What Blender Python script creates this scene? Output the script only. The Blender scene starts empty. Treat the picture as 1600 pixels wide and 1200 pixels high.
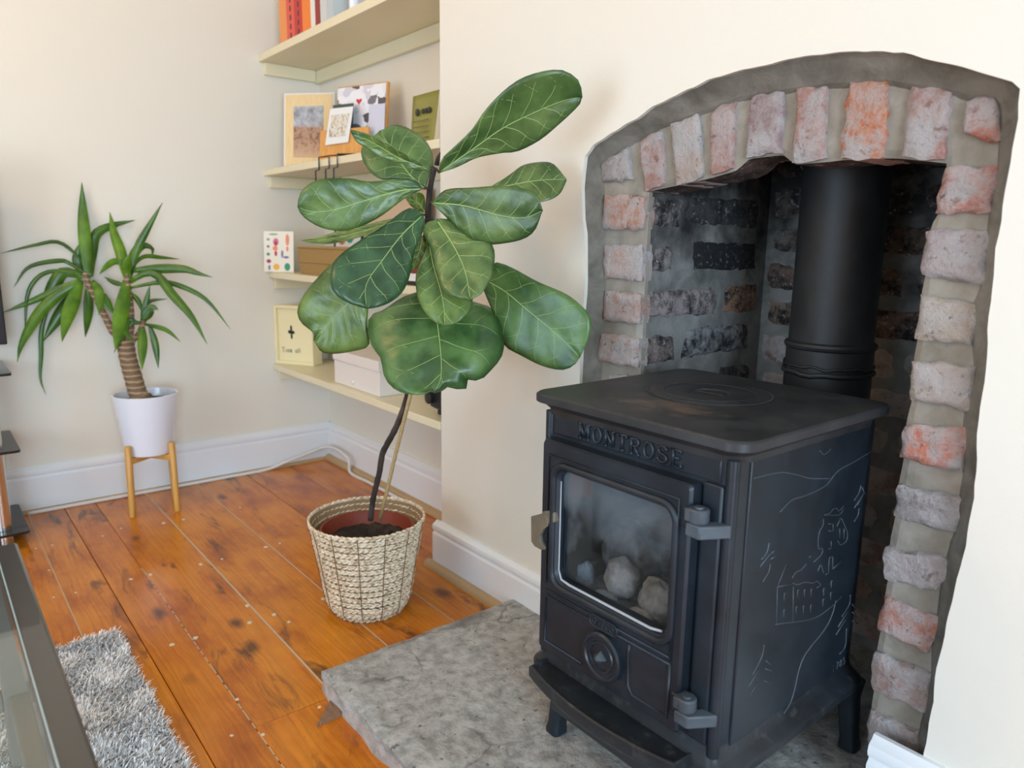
import bpy, bmesh, math, random
from mathutils import Vector, Matrix, noise

random.seed(7)
R_ = random.Random(11)
scene = bpy.context.scene
COL = scene.collection

# ------------------------------------------------------------------ camera
CAM = Vector((1.706, -1.136, 0.95))
YAW, PIT, ROL, FPX = -0.885275, 0.190696, -0.0145935, 1145.0
_f = Vector((math.sin(YAW)*math.cos(PIT), math.cos(YAW)*math.cos(PIT), -math.sin(PIT)))
_r = Vector((math.cos(YAW), -math.sin(YAW), 0)); _d = _f.cross(_r)
AX_R = math.cos(ROL)*_r + math.sin(ROL)*_d
AX_D = -math.sin(ROL)*_r + math.cos(ROL)*_d
AX_F = _f
cd = bpy.data.cameras.new('camera'); cam = bpy.data.objects.new('camera', cd); COL.objects.link(cam)
mw = Matrix.Identity(4)
for i in range(3):
    mw[i][0] = AX_R[i]; mw[i][1] = -AX_D[i]; mw[i][2] = -AX_F[i]; mw[i][3] = CAM[i]
cam.matrix_world = mw
cd.sensor_width = 36.0; cd.lens = 36.0*FPX/1600.0; cd.clip_start = 0.02
cd.dof.use_dof = True; cd.dof.focus_distance = 1.42; cd.dof.aperture_fstop = 4.0
scene.camera = cam

# ------------------------------------------------------------------ view, world, lights
vs = scene.view_settings
vs.view_transform = 'Standard'; vs.look = 'None'; vs.gamma = 1.0; vs.use_curve_mapping = False
vs.exposure = -0.08
w = bpy.data.worlds.new('world'); scene.world = w; w.use_nodes = True
w.node_tree.nodes['Background'].inputs[0].default_value = (0.75, 0.85, 1.0, 1)
w.node_tree.nodes['Background'].inputs[1].default_value = 0.4

def area(name, loc, target, sx, sy, energy, col):
    l = bpy.data.lights.new(name, 'AREA'); l.shape = 'RECTANGLE'; l.size = sx; l.size_y = sy
    l.energy = energy; l.color = col
    o = bpy.data.objects.new(name, l); COL.objects.link(o); o.location = loc
    o.rotation_euler = (Vector(target)-Vector(loc)).to_track_quat('-Z', 'Y').to_euler()
    return o
# daylight coming in through the room's two windows (behind the camera and to its right)
area('window_daylight', (1.30, -3.95, 0.92), (1.30, 0, 0.92), 1.9, 1.6, 70, (0.58, 0.79, 1.0))
area('side_window_daylight', (4.37, -1.85, 1.0), (0, -1.85, 1.0), 1.4, 1.5, 138, (0.58, 0.79, 1.0))

# ------------------------------------------------------------------ pixel -> world helpers (known planes of the room)
def ray(x, y): return AX_R*((x-800)/FPX) + AX_D*((y-600)/FPX) + AX_F
def on(x, y, ax, v):
    d = ray(x, y); return CAM + d*((v-CAM[ax])/d[ax])
def atd(x, y, t): return CAM + ray(x, y)*t
def proj(P):
    q = Vector(P)-CAM; z = q.dot(AX_F); return 800+FPX*q.dot(AX_R)/z, 600+FPX*q.dot(AX_D)/z
def zat(X, Y, py):
    lo, hi = -0.5, 3.0
    for _ in range(50):
        m = (lo+hi)/2
        if proj((X, Y, m))[1] > py: lo = m
        else: hi = m
    return lo
def cv(ox, oy, s, pts): return [(ox+x/s, oy+y/s) for x, y in pts]

# ------------------------------------------------------------------ object helpers
ORG = {}
def reg(o, loc, parent):
    COL.objects.link(o)
    ORG[o.name] = Vector(loc)
    if parent is not None:
        o.parent = parent; o.location = Vector(loc)-ORG[parent.name]
    else: o.location = loc
    return o
def tag(o, label=None, cat=None, group=None, kind=None):
    if label: o['label'] = label
    if cat: o['category'] = cat
    if group: o['group'] = group
    if kind: o['kind'] = kind
    return o
def thing(name, loc, label, cat, group=None):
    o = bpy.data.objects.new(name, None); o.empty_display_size = 0.05
    reg(o, loc, None); return tag(o, label, cat, group)
def mk(name, V, F, mat, parent=None, smooth=False, kind=None, color=None, bevel=0, seg=2, solid=0, sub=0, origin=None):
    if origin is None:
        lo = [min(v[i] for v in V) for i in range(3)]; hi = [max(v[i] for v in V) for i in range(3)]
        origin = ((lo[0]+hi[0])/2, (lo[1]+hi[1])/2, lo[2])
    origin = Vector(origin)
    me = bpy.data.meshes.new(name); me.from_pydata([tuple(Vector(v)-origin) for v in V], [], F)
    me.validate(); me.update()
    bm = bmesh.new(); bm.from_mesh(me); bmesh.ops.recalc_face_normals(bm, faces=bm.faces); bm.to_mesh(me); bm.free()
    if smooth is True: me.polygons.foreach_set('use_smooth', [True]*len(me.polygons))
    elif smooth: me.shade_smooth() if False else me.polygons.foreach_set('use_smooth', [True]*len(me.polygons)); 
    if smooth and smooth is not True: me.set_sharp_from_angle(angle=math.radians(smooth))
    me.materials.append(mat)
    o = bpy.data.objects.new(name, me)
    reg(o, origin, parent)
    if kind: o['kind'] = kind
    if color: o.color = (*color, 1)
    if bevel:
        b = o.modifiers.new('bevel', 'BEVEL'); b.width = bevel; b.segments = seg; b.limit_method = 'ANGLE'; b.angle_limit = 0.6
        if not smooth:
            me.polygons.foreach_set('use_smooth', [True]*len(me.polygons)); me.set_sharp_from_angle(angle=0.6)
            b.harden_normals = False
    if solid:
        s = o.modifiers.new('solid', 'SOLIDIFY'); s.thickness = solid; s.offset = 0
    if sub:
        s = o.modifiers.new('sub', 'SUBSURF'); s.levels = s.render_levels = sub
    return o
class G:
    """collects geometry for one mesh"""
    def __init__(s): s.V = []; s.F = []
    def add(s, V, F):
        b = len(s.V); s.V += [Vector(v) for v in V]; s.F += [tuple(i+b for i in f) for f in F]; return s
    def box(s, x0, x1, y0, y1, z0, z1):
        return s.add([(x, y, z) for z in (z0, z1) for y in (y0, y1) for x in (x0, x1)],
                     [(0, 2, 3, 1), (4, 5, 7, 6), (0, 1, 5, 4), (2, 6, 7, 3), (0, 4, 6, 2), (1, 3, 7, 5)])
    def obox(s, P, ux, uy, uz):
        P, ux, uy, uz = Vector(P), Vector(ux), Vector(uy), Vector(uz)
        return s.add([P+ux*a+uy*b+uz*c for c in (0, 1) for b in (0, 1) for a in (0, 1)],
                     [(0, 2, 3, 1), (4, 5, 7, 6), (0, 1, 5, 4), (2, 6, 7, 3), (0, 4, 6, 2), (1, 3, 7, 5)])
    def rings(s, rs, close=True, cap0=True, cap1=True):
        n = len(rs[0]); V = [v for r in rs for v in r]; F = []
        for i in range(len(rs)-1):
            for j in range(n if close else n-1):
                k = (j+1) % n; F.append((i*n+j, i*n+k, (i+1)*n+k, (i+1)*n+j))
        if cap0: F.append(tuple(range(n)))
        if cap1: F.append(tuple((len(rs)-1)*n+j for j in range(n)))
        return s.add(V, F)
    def tube(s, pts, r, n=8, closed=False, flat=1.0, ref=None):
        pts = [Vector(p) for p in pts]; m = len(pts); rs = []
        up = Vector(ref) if ref else None
        for i, p in enumerate(pts):
            a = pts[(i-1) % m] if (closed or i > 0) else p
            b = pts[(i+1) % m] if (closed or i < m-1) else p
            t = (b-a)
            if t.length < 1e-9: t = Vector((0, 0, 1))
            t.normalize()
            if up is None or abs(up.dot(t)) > 0.98: up = t.orthogonal()
            u = (up-t*up.dot(t)).normalized(); v = t.cross(u)
            if not ref: up = u
            rr = r[i] if isinstance(r, (list, tuple)) else r
            rs.append([p+u*math.cos(2*math.pi*k/n)*rr*flat+v*math.sin(2*math.pi*k/n)*rr for k in range(n)])
        if closed:
            rs.append(rs[0]); return s.rings(rs, True, False, False)
        return s.rings(rs)
    def lathe(s, c, prof, n=32, axis='Z', cap0=True, cap1=True):
        c = Vector(c); rs = []
        for r, h in prof:
            ring = []
            for k in range(n):
                a = 2*math.pi*k/n
                if axis == 'Z': ring.append(c+Vector((r*math.cos(a), r*math.sin(a), h)))
                elif axis == 'Y': ring.append(c+Vector((r*math.cos(a), h, r*math.sin(a))))
                else: ring.append(c+Vector((h, r*math.cos(a), r*math.sin(a))))
            rs.append(ring)
        return s.rings(rs, True, cap0, cap1)
    def mk(s, name, mat, parent=None, **k): return mk(name, s.V, s.F, mat, parent, **k)
def rrect(cx, cy, hx, hy, r, n=5):
    out = []
    for sx, sy, a0 in ((1, 1, 0), (-1, 1, 90), (-1, -1, 180), (1, -1, 270)):
        for k in range(n):
            a = math.radians(a0+90*k/(n-1)); out.append((cx+sx*(hx-r)+r*math.cos(a), cy+sy*(hy-r)+r*math.sin(a)))
    return out
def catmull(pts, n):
    """n points, evenly spaced along a smooth curve through pts"""
    pts = [Vector(p) for p in pts]
    if len(pts) == 2: dense = [pts[0].lerp(pts[1], i/20) for i in range(21)]
    else:
        q = [pts[0]*2-pts[1]]+pts+[pts[-1]*2-pts[-2]]; dense = []
        for i in range(1, len(q)-2):
            p0, p1, p2, p3 = q[i-1:i+3]
            for k in range(12):
                t = k/12
                dense.append(0.5*((2*p1)+(p2-p0)*t+(2*p0-5*p1+4*p2-p3)*t*t+(3*p1-p0-3*p2+p3)*t**3))
        dense.append(pts[-1])
    return resample(dense, n)
def resample(pts, n):
    pts = [Vector(p) for p in pts]; L = [0]
    for a, b in zip(pts, pts[1:]): L.append(L[-1]+(b-a).length)
    out = []; j = 0
    for i in range(n):
        s = L[-1]*i/(n-1)
        while j < len(L)-2 and L[j+1] < s: j += 1
        d = L[j+1]-L[j]; out.append(pts[j].lerp(pts[j+1], (s-L[j])/d if d > 0 else 0))
    return out

# ------------------------------------------------------------------ materials
class NT:
    def __init__(s, name):
        s.m = bpy.data.materials.new(name); s.m.use_nodes = True; s.t = s.m.node_tree
        s.b = s.t.nodes['Principled BSDF']; s.out = s.t.nodes['Material Output']
    def n(s, typ, ins=None, **props):
        nd = s.t.nodes.new('ShaderNode'+typ)
        for k, v in props.items(): setattr(nd, k, v)
        for k, v in (ins or {}).items(): s.set(nd.inputs[k], v)
        return nd
    def set(s, sock, v):
        if isinstance(v, bpy.types.NodeSocket): s.t.links.new(v, sock)
        elif isinstance(v, (tuple, list)) and len(v) == 3 and sock.type == 'RGBA': sock.default_value = (*v, 1)
        else: sock.default_value = v
    def p(s, **k):
        nm = {'base': 'Base Color', 'rough': 'Roughness', 'metal': 'Metallic', 'spec': 'Specular IOR Level', 'coat': 'Coat Weight',
              'coatr': 'Coat Roughness', 'normal': 'Normal', 'sss': 'Subsurface Weight', 'sheen': 'Sheen Weight', 'alpha': 'Alpha', 'ecol': 'Emission Color', 'estr': 'Emission Strength'}
        for a, v in k.items(): s.set(s.b.inputs[nm[a]], v)
        return s
    def pos(s): return s.n('NewGeometry').outputs['Position']
    def obj(s): return s.n('TexCoord').outputs['Object']
    def rnd(s): return s.n('ObjectInfo').outputs['Random']
    def ocol(s): return s.n('ObjectInfo').outputs['Color']
    def vmul(s, v, k): return s.n('VectorMath', {0: v, 1: k}, operation='MULTIPLY').outputs[0]
    def vadd(s, v, k): return s.n('VectorMath', {0: v, 1: k}, operation='ADD').outputs[0]
    def math(s, op, a, b=0.5, clamp=False): return s.n('Math', {0: a, 1: b}, operation=op, use_clamp=clamp).outputs[0]
    def noise(s, v, scale, det=4, rough=0.55, dist=0.0): return s.n('TexNoise', {'Vector': v, 'Scale': scale, 'Detail': det, 'Roughness': rough, 'Distortion': dist}).outputs['Fac']
    def voro(s, v, scale, feat='F1'): return s.n('TexVoronoi', {'Vector': v, 'Scale': scale}, feature=feat).outputs['Distance']
    def ramp(s, f, stops, interp='LINEAR'):
        nd = s.n('ValToRGB', {0: f}); cr = nd.color_ramp; cr.interpolation = interp
        while len(cr.elements) < len(stops): cr.elements.new(0.5)
        for e, (p, c) in zip(cr.elements, stops):
            e.position = p; e.color = (c, c, c, 1) if isinstance(c, (int, float)) else (*c, 1)
        return nd.outputs[0]
    def mix(s, f, a, b, blend='MIX'):
        nd = s.n('Mix', data_type='RGBA', blend_type=blend); 
        s.set(nd.inputs[0], f); s.set(nd.inputs[6], a); s.set(nd.inputs[7], b); return nd.outputs[2]
    def bump(s, h, strength=0.3, dist=0.005, normal=None):
        ins = {'Height': h, 'Strength': strength, 'Distance': dist}
        if normal is not None: ins['Normal'] = normal
        return s.n('Bump', ins).outputs[0]
    def done(s): return s.m
def plain(name, base, rough=0.5, metal=0, **k): return NT(name).p(base=base, rough=rough, metal=metal, **k).done()
def srgb(r, g, b):
    f = lambda c: ((c/255+0.055)/1.055)**2.4 if c/255 > 0.04045 else c/255/12.92
    return (f(r), f(g), f(b))

def m_paint(name, base, rough=0.6, bs=0.15, sc=9):
    t = NT(name); P = t.pos()
    n1 = t.noise(P, sc, 5); n2 = t.noise(P, 160, 2)
    h = t.math('ADD', n1, t.math('MULTIPLY', n2, 0.12))
    return t.p(base=base, rough=rough, normal=t.bump(h, bs, 0.006)).done()
WALL = m_paint('cream_wall_paint', (0.79, 0.74, 0.635), 0.55, 0.12, 7)
PLASTER = m_paint('chimney_wall_paint', (0.785, 0.74, 0.645), 0.5, 0.22, 10)
CEIL = m_paint('ceiling_paint', (0.85, 0.84, 0.80), 0.7)
SKIRT = m_paint('white_gloss_paint', (0.82, 0.83, 0.84), 0.28, 0.06, 14)
SHELFM = m_paint('cream_shelf_paint', (0.80, 0.715, 0.49), 0.4, 0.05, 14)

def m_plank():
    t = NT('varnished_pine'); rnd = t.rnd()
    off = t.n('CombineXYZ', {0: t.math('MULTIPLY', rnd, 17.0), 1: t.math('MULTIPLY', rnd, 5.0), 2: 0.0}).outputs[0]
    P = t.vadd(t.pos(), off)
    wob = t.noise(t.vmul(P, (1.2, 3.0, 1)), 2.0, 3)
    Pw = t.vadd(P, t.n('CombineXYZ', {0: 0.0, 1: t.math('MULTIPLY', wob, 0.06), 2: 0.0}).outputs[0])
    grain = t.noise(t.vmul(Pw, (1.4, 75, 1)), 2.0, 6, 0.6)
    blot = t.noise(t.vmul(P, (2.2, 4.5, 1)), 1.6, 5, 0.62)
    base = t.ramp(blot, [(0.30, (0.80, 0.30, 0.024)), (0.48, (0.70, 0.225, 0.014)), (0.62, (0.52, 0.14, 0.010)), (0.76, (0.22, 0.055, 0.008))])
    hue = t.ramp(rnd, [(0.0, (1.0, 1.0, 1.0)), (0.5, (0.86, 0.80, 0.75)), (1.0, (1.0, 1.05, 1.0))])
    base = t.mix(1.0, base, hue, 'MULTIPLY')
    g = t.ramp(grain, [(0.3, 0.5), (0.62, 1.05)])
    base = t.mix(0.55, base, t.mix(1.0, base, g, 'MULTIPLY'))
    # knots
    kw = t.vadd(P, t.vmul(t.n('TexNoise', {'Vector': P, 'Scale': 9.0, 'Detail': 3}).outputs['Color'], (0.07, 0.05, 0)))
    k = t.voro(t.vmul(kw, (0.75, 1.6, 0.0)), 4.6)
    km = t.ramp(k, [(0.06, 1.0), (0.17, 0.0)])
    base = t.mix(t.math('MULTIPLY', km, 0.8), base, (0.045, 0.018, 0.008))
    # dark worn stains along the grain
    st = t.noise(t.vmul(P, (3.4, 13, 1)), 1.1, 5, 0.62, 0.7)
    sm = t.ramp(st, [(0.58, 0.0), (0.68, 0.8)])
    base = t.mix(sm, base, (0.075, 0.03, 0.012))
    sp = t.ramp(t.voro(P, 62.0), [(0.05, 1.0), (0.12, 0.0)])
    spm = t.math('MULTIPLY', sp, t.ramp(t.noise(P, 9, 2), [(0.52, 0.0), (0.6, 0.7)]))
    base = t.mix(spm, base, (0.07, 0.03, 0.015))
    r = t.math('ADD', t.math('MULTIPLY', t.noise(P, 6, 4), 0.20), 0.10)
    h = t.math('ADD', t.math('MULTIPLY', grain, 0.5), t.math('MULTIPLY', t.noise(t.vmul(P, (3, 14, 1)), 1.0, 3), 1.0))
    return t.p(base=base, rough=r, normal=t.bump(h, 0.12, 0.004), coat=0.0, spec=0.38).done()
PLANK = m_plank()
FILLER = plain('pale_seam_filler', (0.55, 0.45, 0.31), 0.7)
GAP = plain('dark_floor_gap', (0.03, 0.015, 0.008), 0.9)
NAILF = plain('nail_filler', (0.72, 0.60, 0.42), 0.6)
QUAD = m_paint('pale_wood_bead', (0.50, 0.33, 0.17), 0.45, 0.1, 20)

def m_stone():
    t = NT('hearth_stone'); P = t.pos()
    a = t.noise(P, 5, 8, 0.68, 0.6); b = t.noise(P, 38, 6, 0.65); c = t.voro(t.vadd(P, t.vmul(t.n('TexNoise', {'Vector': P, 'Scale': 14.0, 'Detail': 4}).outputs['Color'], (0.12, 0.12, 0))), 13)
    base = t.ramp(a, [(0.28, (0.25, 0.242, 0.225)), (0.5, (0.36, 0.355, 0.338)), (0.70, (0.52, 0.515, 0.495))])
    base = t.mix(0.5, base, t.ramp(b, [(0.36, (0.15, 0.145, 0.13)), (0.62, (0.58, 0.575, 0.555))]))
    sp = t.ramp(c, [(0.05, 1.0), (0.16, 0.0)])
    base = t.mix(t.math('MULTIPLY', sp, t.ramp(t.noise(P, 11, 2), [(0.5, 0.0), (0.58, 0.6)])), base, (0.42, 0.415, 0.39))
    dk = t.ramp(t.noise(P, 60, 3), [(0.64, 0.0), (0.72, 0.75)])
    base = t.mix(dk, base, (0.055, 0.05, 0.045))
    ev = t.voro(t.vadd(P, t.vmul(t.n('TexNoise', {'Vector': P, 'Scale': 6.0, 'Detail': 6}).outputs['Color'], (0.22, 0.22, 0))), 5.5, 'DISTANCE_TO_EDGE')
    base = t.mix(t.math('MULTIPLY', t.ramp(ev, [(0.0, 1.0), (0.035, 0.0)]), t.ramp(t.noise(P, 7, 3), [(0.45, 0.0), (0.6, 0.7)])), base, (0.10, 0.095, 0.085))
    h = t.math('ADD', t.math('MULTIPLY', a, 1.0), t.math('MULTIPLY', b, 0.45))
    return t.p(base=base, rough=0.62, normal=t.bump(h, 0.7, 0.012)).done()
STONE = m_stone()
t = NT('hearth_cement_edge'); P = t.pos(); a = t.noise(P, 22, 5, 0.65)
CEMENT_EDGE = t.p(base=t.ramp(a, [(0.3, (0.30, 0.26, 0.235)), (0.7, (0.58, 0.53, 0.50))]), rough=0.8, normal=t.bump(a, 0.6, 0.01)).done()

def m_cement(name, c0, c1, c2, soot=0):
    t = NT(name); P = t.pos(); a = t.noise(P, 16, 6, 0.6, 0.4); b = t.noise(P, 70, 4)
    base = t.ramp(a, [(0.3, c0), (0.5, c1), (0.7, c2)])
    if soot:
        zz = t.math('MULTIPLY', t.math('SUBTRACT', t.n('SeparateXYZ', {0: P}).outputs[2], 0.90), 1.0)
        s = t.ramp(t.math('ADD', t.noise(P, 9, 5, 0.6), zz), [(0.45, 0.0), (0.75, soot)]); base = t.mix(s, base, (0.010, 0.0095, 0.0095))
    h = t.math('ADD', a, t.math('MULTIPLY', b, 0.3))
    return t.p(base=base, rough=0.85, normal=t.bump(h, 0.5, 0.008)).done()
BAND = m_cement('grey_cement', (0.10, 0.088, 0.07), (0.165, 0.148, 0.12), (0.24, 0.215, 0.18))
MORTAR = m_cement('grey_mortar', (0.20, 0.175, 0.135), (0.27, 0.24, 0.195), (0.34, 0.31, 0.265))
MORTAR_SOOT = m_cement('sooty_mortar', (0.13, 0.125, 0.115), (0.19, 0.185, 0.17), (0.26, 0.25, 0.235), 0.97)

def m_brick():
    """old soft brick: body colour from the object's colour, lime-washed and flaking"""
    t = NT('old_brick'); P = t.vadd(t.pos(), t.vmul(t.n('CombineXYZ', {0: t.rnd(), 1: t.rnd(), 2: t.rnd()}).outputs[0], (3.1, 1.7, 5.3)))
    a = t.noise(P, 22, 8, 0.74, 0.25); b = t.noise(P, 75, 6, 0.7); c = t.noise(P, 10, 6, 0.68, 0.3)
    oc = t.ocol()
    pale = t.mix(0.72, oc, (0.60, 0.55, 0.53))
    base = t.mix(t.ramp(a, [(0.40, 0.0), (0.56, 1.0)]), oc, pale)
    base = t.mix(t.ramp(c, [(0.50, 0.0), (0.60, 0.8)]), base, (0.58, 0.55, 0.54))
    pit = t.ramp(b, [(0.30, 1.0), (0.40, 0.0)])
    base = t.mix(t.math('MULTIPLY', pit, 0.8), base, (0.11, 0.06, 0.05))
    base = t.mix(t.ramp(t.noise(P, 30, 6, 0.68, 0.4), [(0.60, 0.0), (0.70, 0.75)]), base, (0.20, 0.095, 0.07))
    h = t.math('ADD', a, t.math('MULTIPLY', b, 0.55))
    return t.p(base=base, rough=0.88, normal=t.bump(h, 1.0, 0.018)).done()
BRICK = m_brick()
def m_sooty():
    t = NT('sooty_brick'); P = t.vadd(t.pos(), t.vmul(t.n('CombineXYZ', {0: t.rnd(), 1: t.rnd(), 2: t.rnd()}).outputs[0], (3.1, 1.7, 5.3)))
    a = t.noise(P, 30, 8, 0.75, 0.25); b = t.noise(P, 85, 5, 0.7)
    oc = t.ocol()
    base = t.mix(t.ramp(a, [(0.42, 0.0), (0.60, 1.0)]), oc, (0.013, 0.012, 0.012))
    base = t.mix(t.ramp(b, [(0.58, 0.0), (0.68, 0.85)]), base, (0.45, 0.45, 0.46))
    h = t.math('ADD', a, t.math('MULTIPLY', b, 0.5))
    return t.p(base=base, rough=0.75, normal=t.bump(h, 0.9, 0.012)).done()
SOOTY = m_sooty()
SOOT = m_cement('soot_black', (0.01, 0.01, 0.01), (0.018, 0.017, 0.016), (0.035, 0.032, 0.03))

def m_iron(name, base=(0.0085, 0.0125, 0.0175), rough=0.38, dust=0.0):
    t = NT(name); P = t.pos(); a = t.noise(P, 260, 3); b = t.noise(P, 12, 5, 0.6)
    c = t.mix(t.ramp(b, [(0.35, 0.0), (0.75, 1.0)]), base, tuple(x*2.1 for x in base))
    if dust:
        d = t.ramp(t.noise(P, 34, 6, 0.7), [(0.55, 0.0), (0.72, dust)]); c = t.mix(d, c, (0.12, 0.12, 0.115))
    sp = t.ramp(t.voro(P, 95), [(0.028, 1.0), (0.05, 0.0)])
    spm = t.math('MULTIPLY', sp, t.ramp(t.noise(P, 17, 2), [(0.55, 0.0), (0.6, 0.6)]))
    c = t.mix(spm, c, (0.35, 0.34, 0.32))
    r = t.math('ADD', t.math('MULTIPLY', b, 0.2), rough-0.1)
    return t.p(base=c, rough=r, normal=t.bump(a, 0.12, 0.001), spec=0.4).done()
IRON = m_iron('black_cast_iron')
IRON_D = m_iron('dusty_cast_iron', (0.010, 0.0125, 0.0155), 0.42, 0.4)
IRON_G = m_iron('lighter_grey_iron', (0.04, 0.05, 0.06), 0.38)
FLUE = m_iron('flue_enamel', (0.010, 0.011, 0.012), 0.5)
INSIDE = plain('firebox_black', (0.03, 0.029, 0.028), 0.9)
BRONZE = m_iron('bronze_handle', (0.085, 0.072, 0.05), 0.38)
def m_top():
    t = NT('rust_stained_iron'); P = t.pos(); b = t.noise(P, 12, 5, 0.6); a = t.noise(P, 240, 3)
    c = t.mix(t.ramp(b, [(0.35, 0.0), (0.7, 1.0)]), (0.013, 0.015, 0.017), (0.034, 0.037, 0.040))
    q = t.vmul(t.vadd(P, (-0.99, 0.235, -0.70)), (6.5, 14.0, 1.0))
    ln = t.n('VectorMath', {0: q}, operation='LENGTH').outputs['Value']
    m = t.math('SUBTRACT', t.ramp(t.noise(P, 26, 6, 0.72), [(0.36, 0.0), (0.62, 1.0)]), t.ramp(ln, [(0.3, 0.0), (1.0, 1.0)]), True)
    c = t.mix(t.math('MULTIPLY', m, 0.6), c, t.mix(t.noise(P, 45, 3), (0.19, 0.10, 0.06), (0.16, 0.135, 0.10)))
    sc_ = t.ramp(t.noise(t.vmul(P, (5, 30, 1)), 6, 4), [(0.64, 0.0), (0.75, 0.5)])
    c = t.mix(sc_, c, (0.12, 0.115, 0.11))
    return t.p(base=c, rough=t.math('ADD', t.math('MULTIPLY', b, 0.25), 0.33), normal=t.bump(a, 0.1, 0.001)).done()
IRON_TOP = m_top()

def m_glass(name, tint, refl=1.0, haze=0.0):
    t = NT(name)
    tr = t.n('BsdfTransparent', {'Color': tint}); gl = t.n('BsdfGlossy', {'Roughness': 0.03, 'Color': (1, 1, 1)})
    ge = t.n('NewGeometry'); cs = t.math('ABSOLUTE', t.n('VectorMath', {0: ge.outputs['Incoming'], 1: ge.outputs['Normal']}, operation='DOT_PRODUCT').outputs['Value'])
    fr = t.math('ADD', t.math('MULTIPLY', t.math('POWER', t.math('SUBTRACT', 1.0, cs), 5.0), 0.96), 0.04)
    f = t.math('MULTIPLY', fr, refl, True)
    mx = t.n('MixShader', {0: f, 1: tr.outputs[0], 2: gl.outputs[0]}).outputs[0]
    if haze:
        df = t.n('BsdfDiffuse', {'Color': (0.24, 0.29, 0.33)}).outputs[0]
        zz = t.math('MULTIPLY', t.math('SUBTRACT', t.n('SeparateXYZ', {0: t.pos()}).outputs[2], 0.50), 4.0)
        g = t.ramp(t.math('ADD', t.noise(t.pos(), 11, 4, 0.5, 0.8), zz), [(0.42, 0.0), (0.72, haze)])  # pale blue-grey film, denser towards the top of the pane
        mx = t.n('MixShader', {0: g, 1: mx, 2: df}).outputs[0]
    t.t.links.new(mx, t.out.inputs[0]); return t.done()
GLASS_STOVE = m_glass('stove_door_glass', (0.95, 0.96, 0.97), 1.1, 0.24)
GLASS_TABLE = m_glass('table_glass', (0.90, 0.94, 0.92), 1.0)
GLASS_BLACK = plain('black_glass', (0.018, 0.018, 0.018), 0.08)
CHROME = plain('brushed_steel', (0.75, 0.73, 0.70), 0.22, 1.0)
TABLE_METAL = plain('dark_taupe_metal', (0.045, 0.042, 0.038), 0.28, 0.0, coat=0.4)
BLACKM = plain('black_metal', (0.012, 0.012, 0.012), 0.4)
CHALK = plain('white_ceramic', (0.80, 0.83, 0.90), 0.18, coat=0.5)
def m_wood(name, c0, c1, ax=(2, 2, 40), rough=0.4):
    t = NT(name); P = t.obj(); g = t.noise(t.vmul(P, ax), 6, 5)
    return t.p(base=t.ramp(g, [(0.3, c0), (0.7, c1)]), rough=rough).done()
BAMBOO = m_wood('bamboo', srgb(196, 140, 62), srgb(216, 166, 88), (30, 30, 2), 0.4)
OAK = m_wood('honey_wood', srgb(206, 140, 66), srgb(228, 170, 96), (40, 40, 3), 0.4)
PALEW = m_wood('pale_wood', srgb(226, 196, 142), srgb(236, 210, 160), (30, 30, 3), 0.5)
SOIL = m_cement('potting_soil', (0.008, 0.006, 0.005), (0.02, 0.014, 0.01), (0.05, 0.035, 0.025))
TERRA = plain('terracotta_pot', srgb(140, 62, 42), 0.5)
RUGM = None
def m_leaf(name, d, l, back):
    t = NT(name); P = t.pos(); a = t.noise(P, 14, 5, 0.6); b = t.noise(P, 120, 3)
    oc = t.ocol()
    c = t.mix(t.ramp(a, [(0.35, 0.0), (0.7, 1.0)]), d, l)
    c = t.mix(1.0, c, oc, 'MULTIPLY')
    h = t.math('ADD', t.math('MULTIPLY', a, 0.6), t.math('MULTIPLY', b, 0.2))
    t.p(base=c, rough=0.34, normal=t.bump(h, 0.3, 0.004), coat=0.12, coatr=0.25)
    tl = t.n('BsdfTranslucent', {'Color': back}).outputs[0]
    mx = t.n('MixShader', {0: 0.12, 1: t.b.outputs[0], 2: tl}).outputs[0]
    t.t.links.new(mx, t.out.inputs[0]); return t.done()
FIG = m_leaf('fig_leaf', srgb(50, 80, 40), srgb(108, 134, 76), srgb(120, 160, 50))
YUC = m_leaf('yucca_leaf', srgb(58, 98, 20), srgb(104, 146, 34), srgb(130, 170, 40))
VEIN = plain('leaf_vein', srgb(160, 184, 112), 0.45)
BARK = m_cement('dark_bark', (0.012, 0.008, 0.006), (0.03, 0.02, 0.015), (0.09, 0.065, 0.05))
CANE = m_wood('cane_stake', srgb(150, 122, 80), srgb(190, 164, 116), (60, 60, 6), 0.5)
def m_trunk():
    t = NT('yucca_trunk'); P = t.obj(); n = t.noise(P, 30, 4)
    wv = t.math('SINE', t.math('MULTIPLY', t.math('ADD', t.n('SeparateXYZ', {0: P}).outputs[2], t.math('MULTIPLY', n, 0.012)), 330.0))
    c = t.ramp(wv, [(0.1, srgb(118, 94, 72)), (0.8, srgb(166, 140, 108))])
    return t.p(base=c, rough=0.8, normal=t.bump(wv, 0.5, 0.004)).done()
TRUNK = m_trunk()
def m_grass():
    t = NT('seagrass'); P = t.pos(); a = t.noise(P, 90, 3); b = t.noise(P, 14, 3)
    c = t.ramp(a, [(0.3, srgb(172, 144, 110)), (0.5, srgb(224, 203, 172)), (0.72, srgb(242, 228, 204))])
    return t.p(base=c, rough=0.75, normal=t.bump(t.noise(P, 420, 2), 0.2, 0.001)).done()
SEAGRASS = m_grass()
STITCH = plain('brown_stitching', srgb(122, 92, 62), 0.8)
PAPER = plain('white_paper', (0.80, 0.79, 0.77), 0.6)
def solid(name, r, g, b, rough=0.5): return plain(name, srgb(r, g, b), rough)

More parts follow.
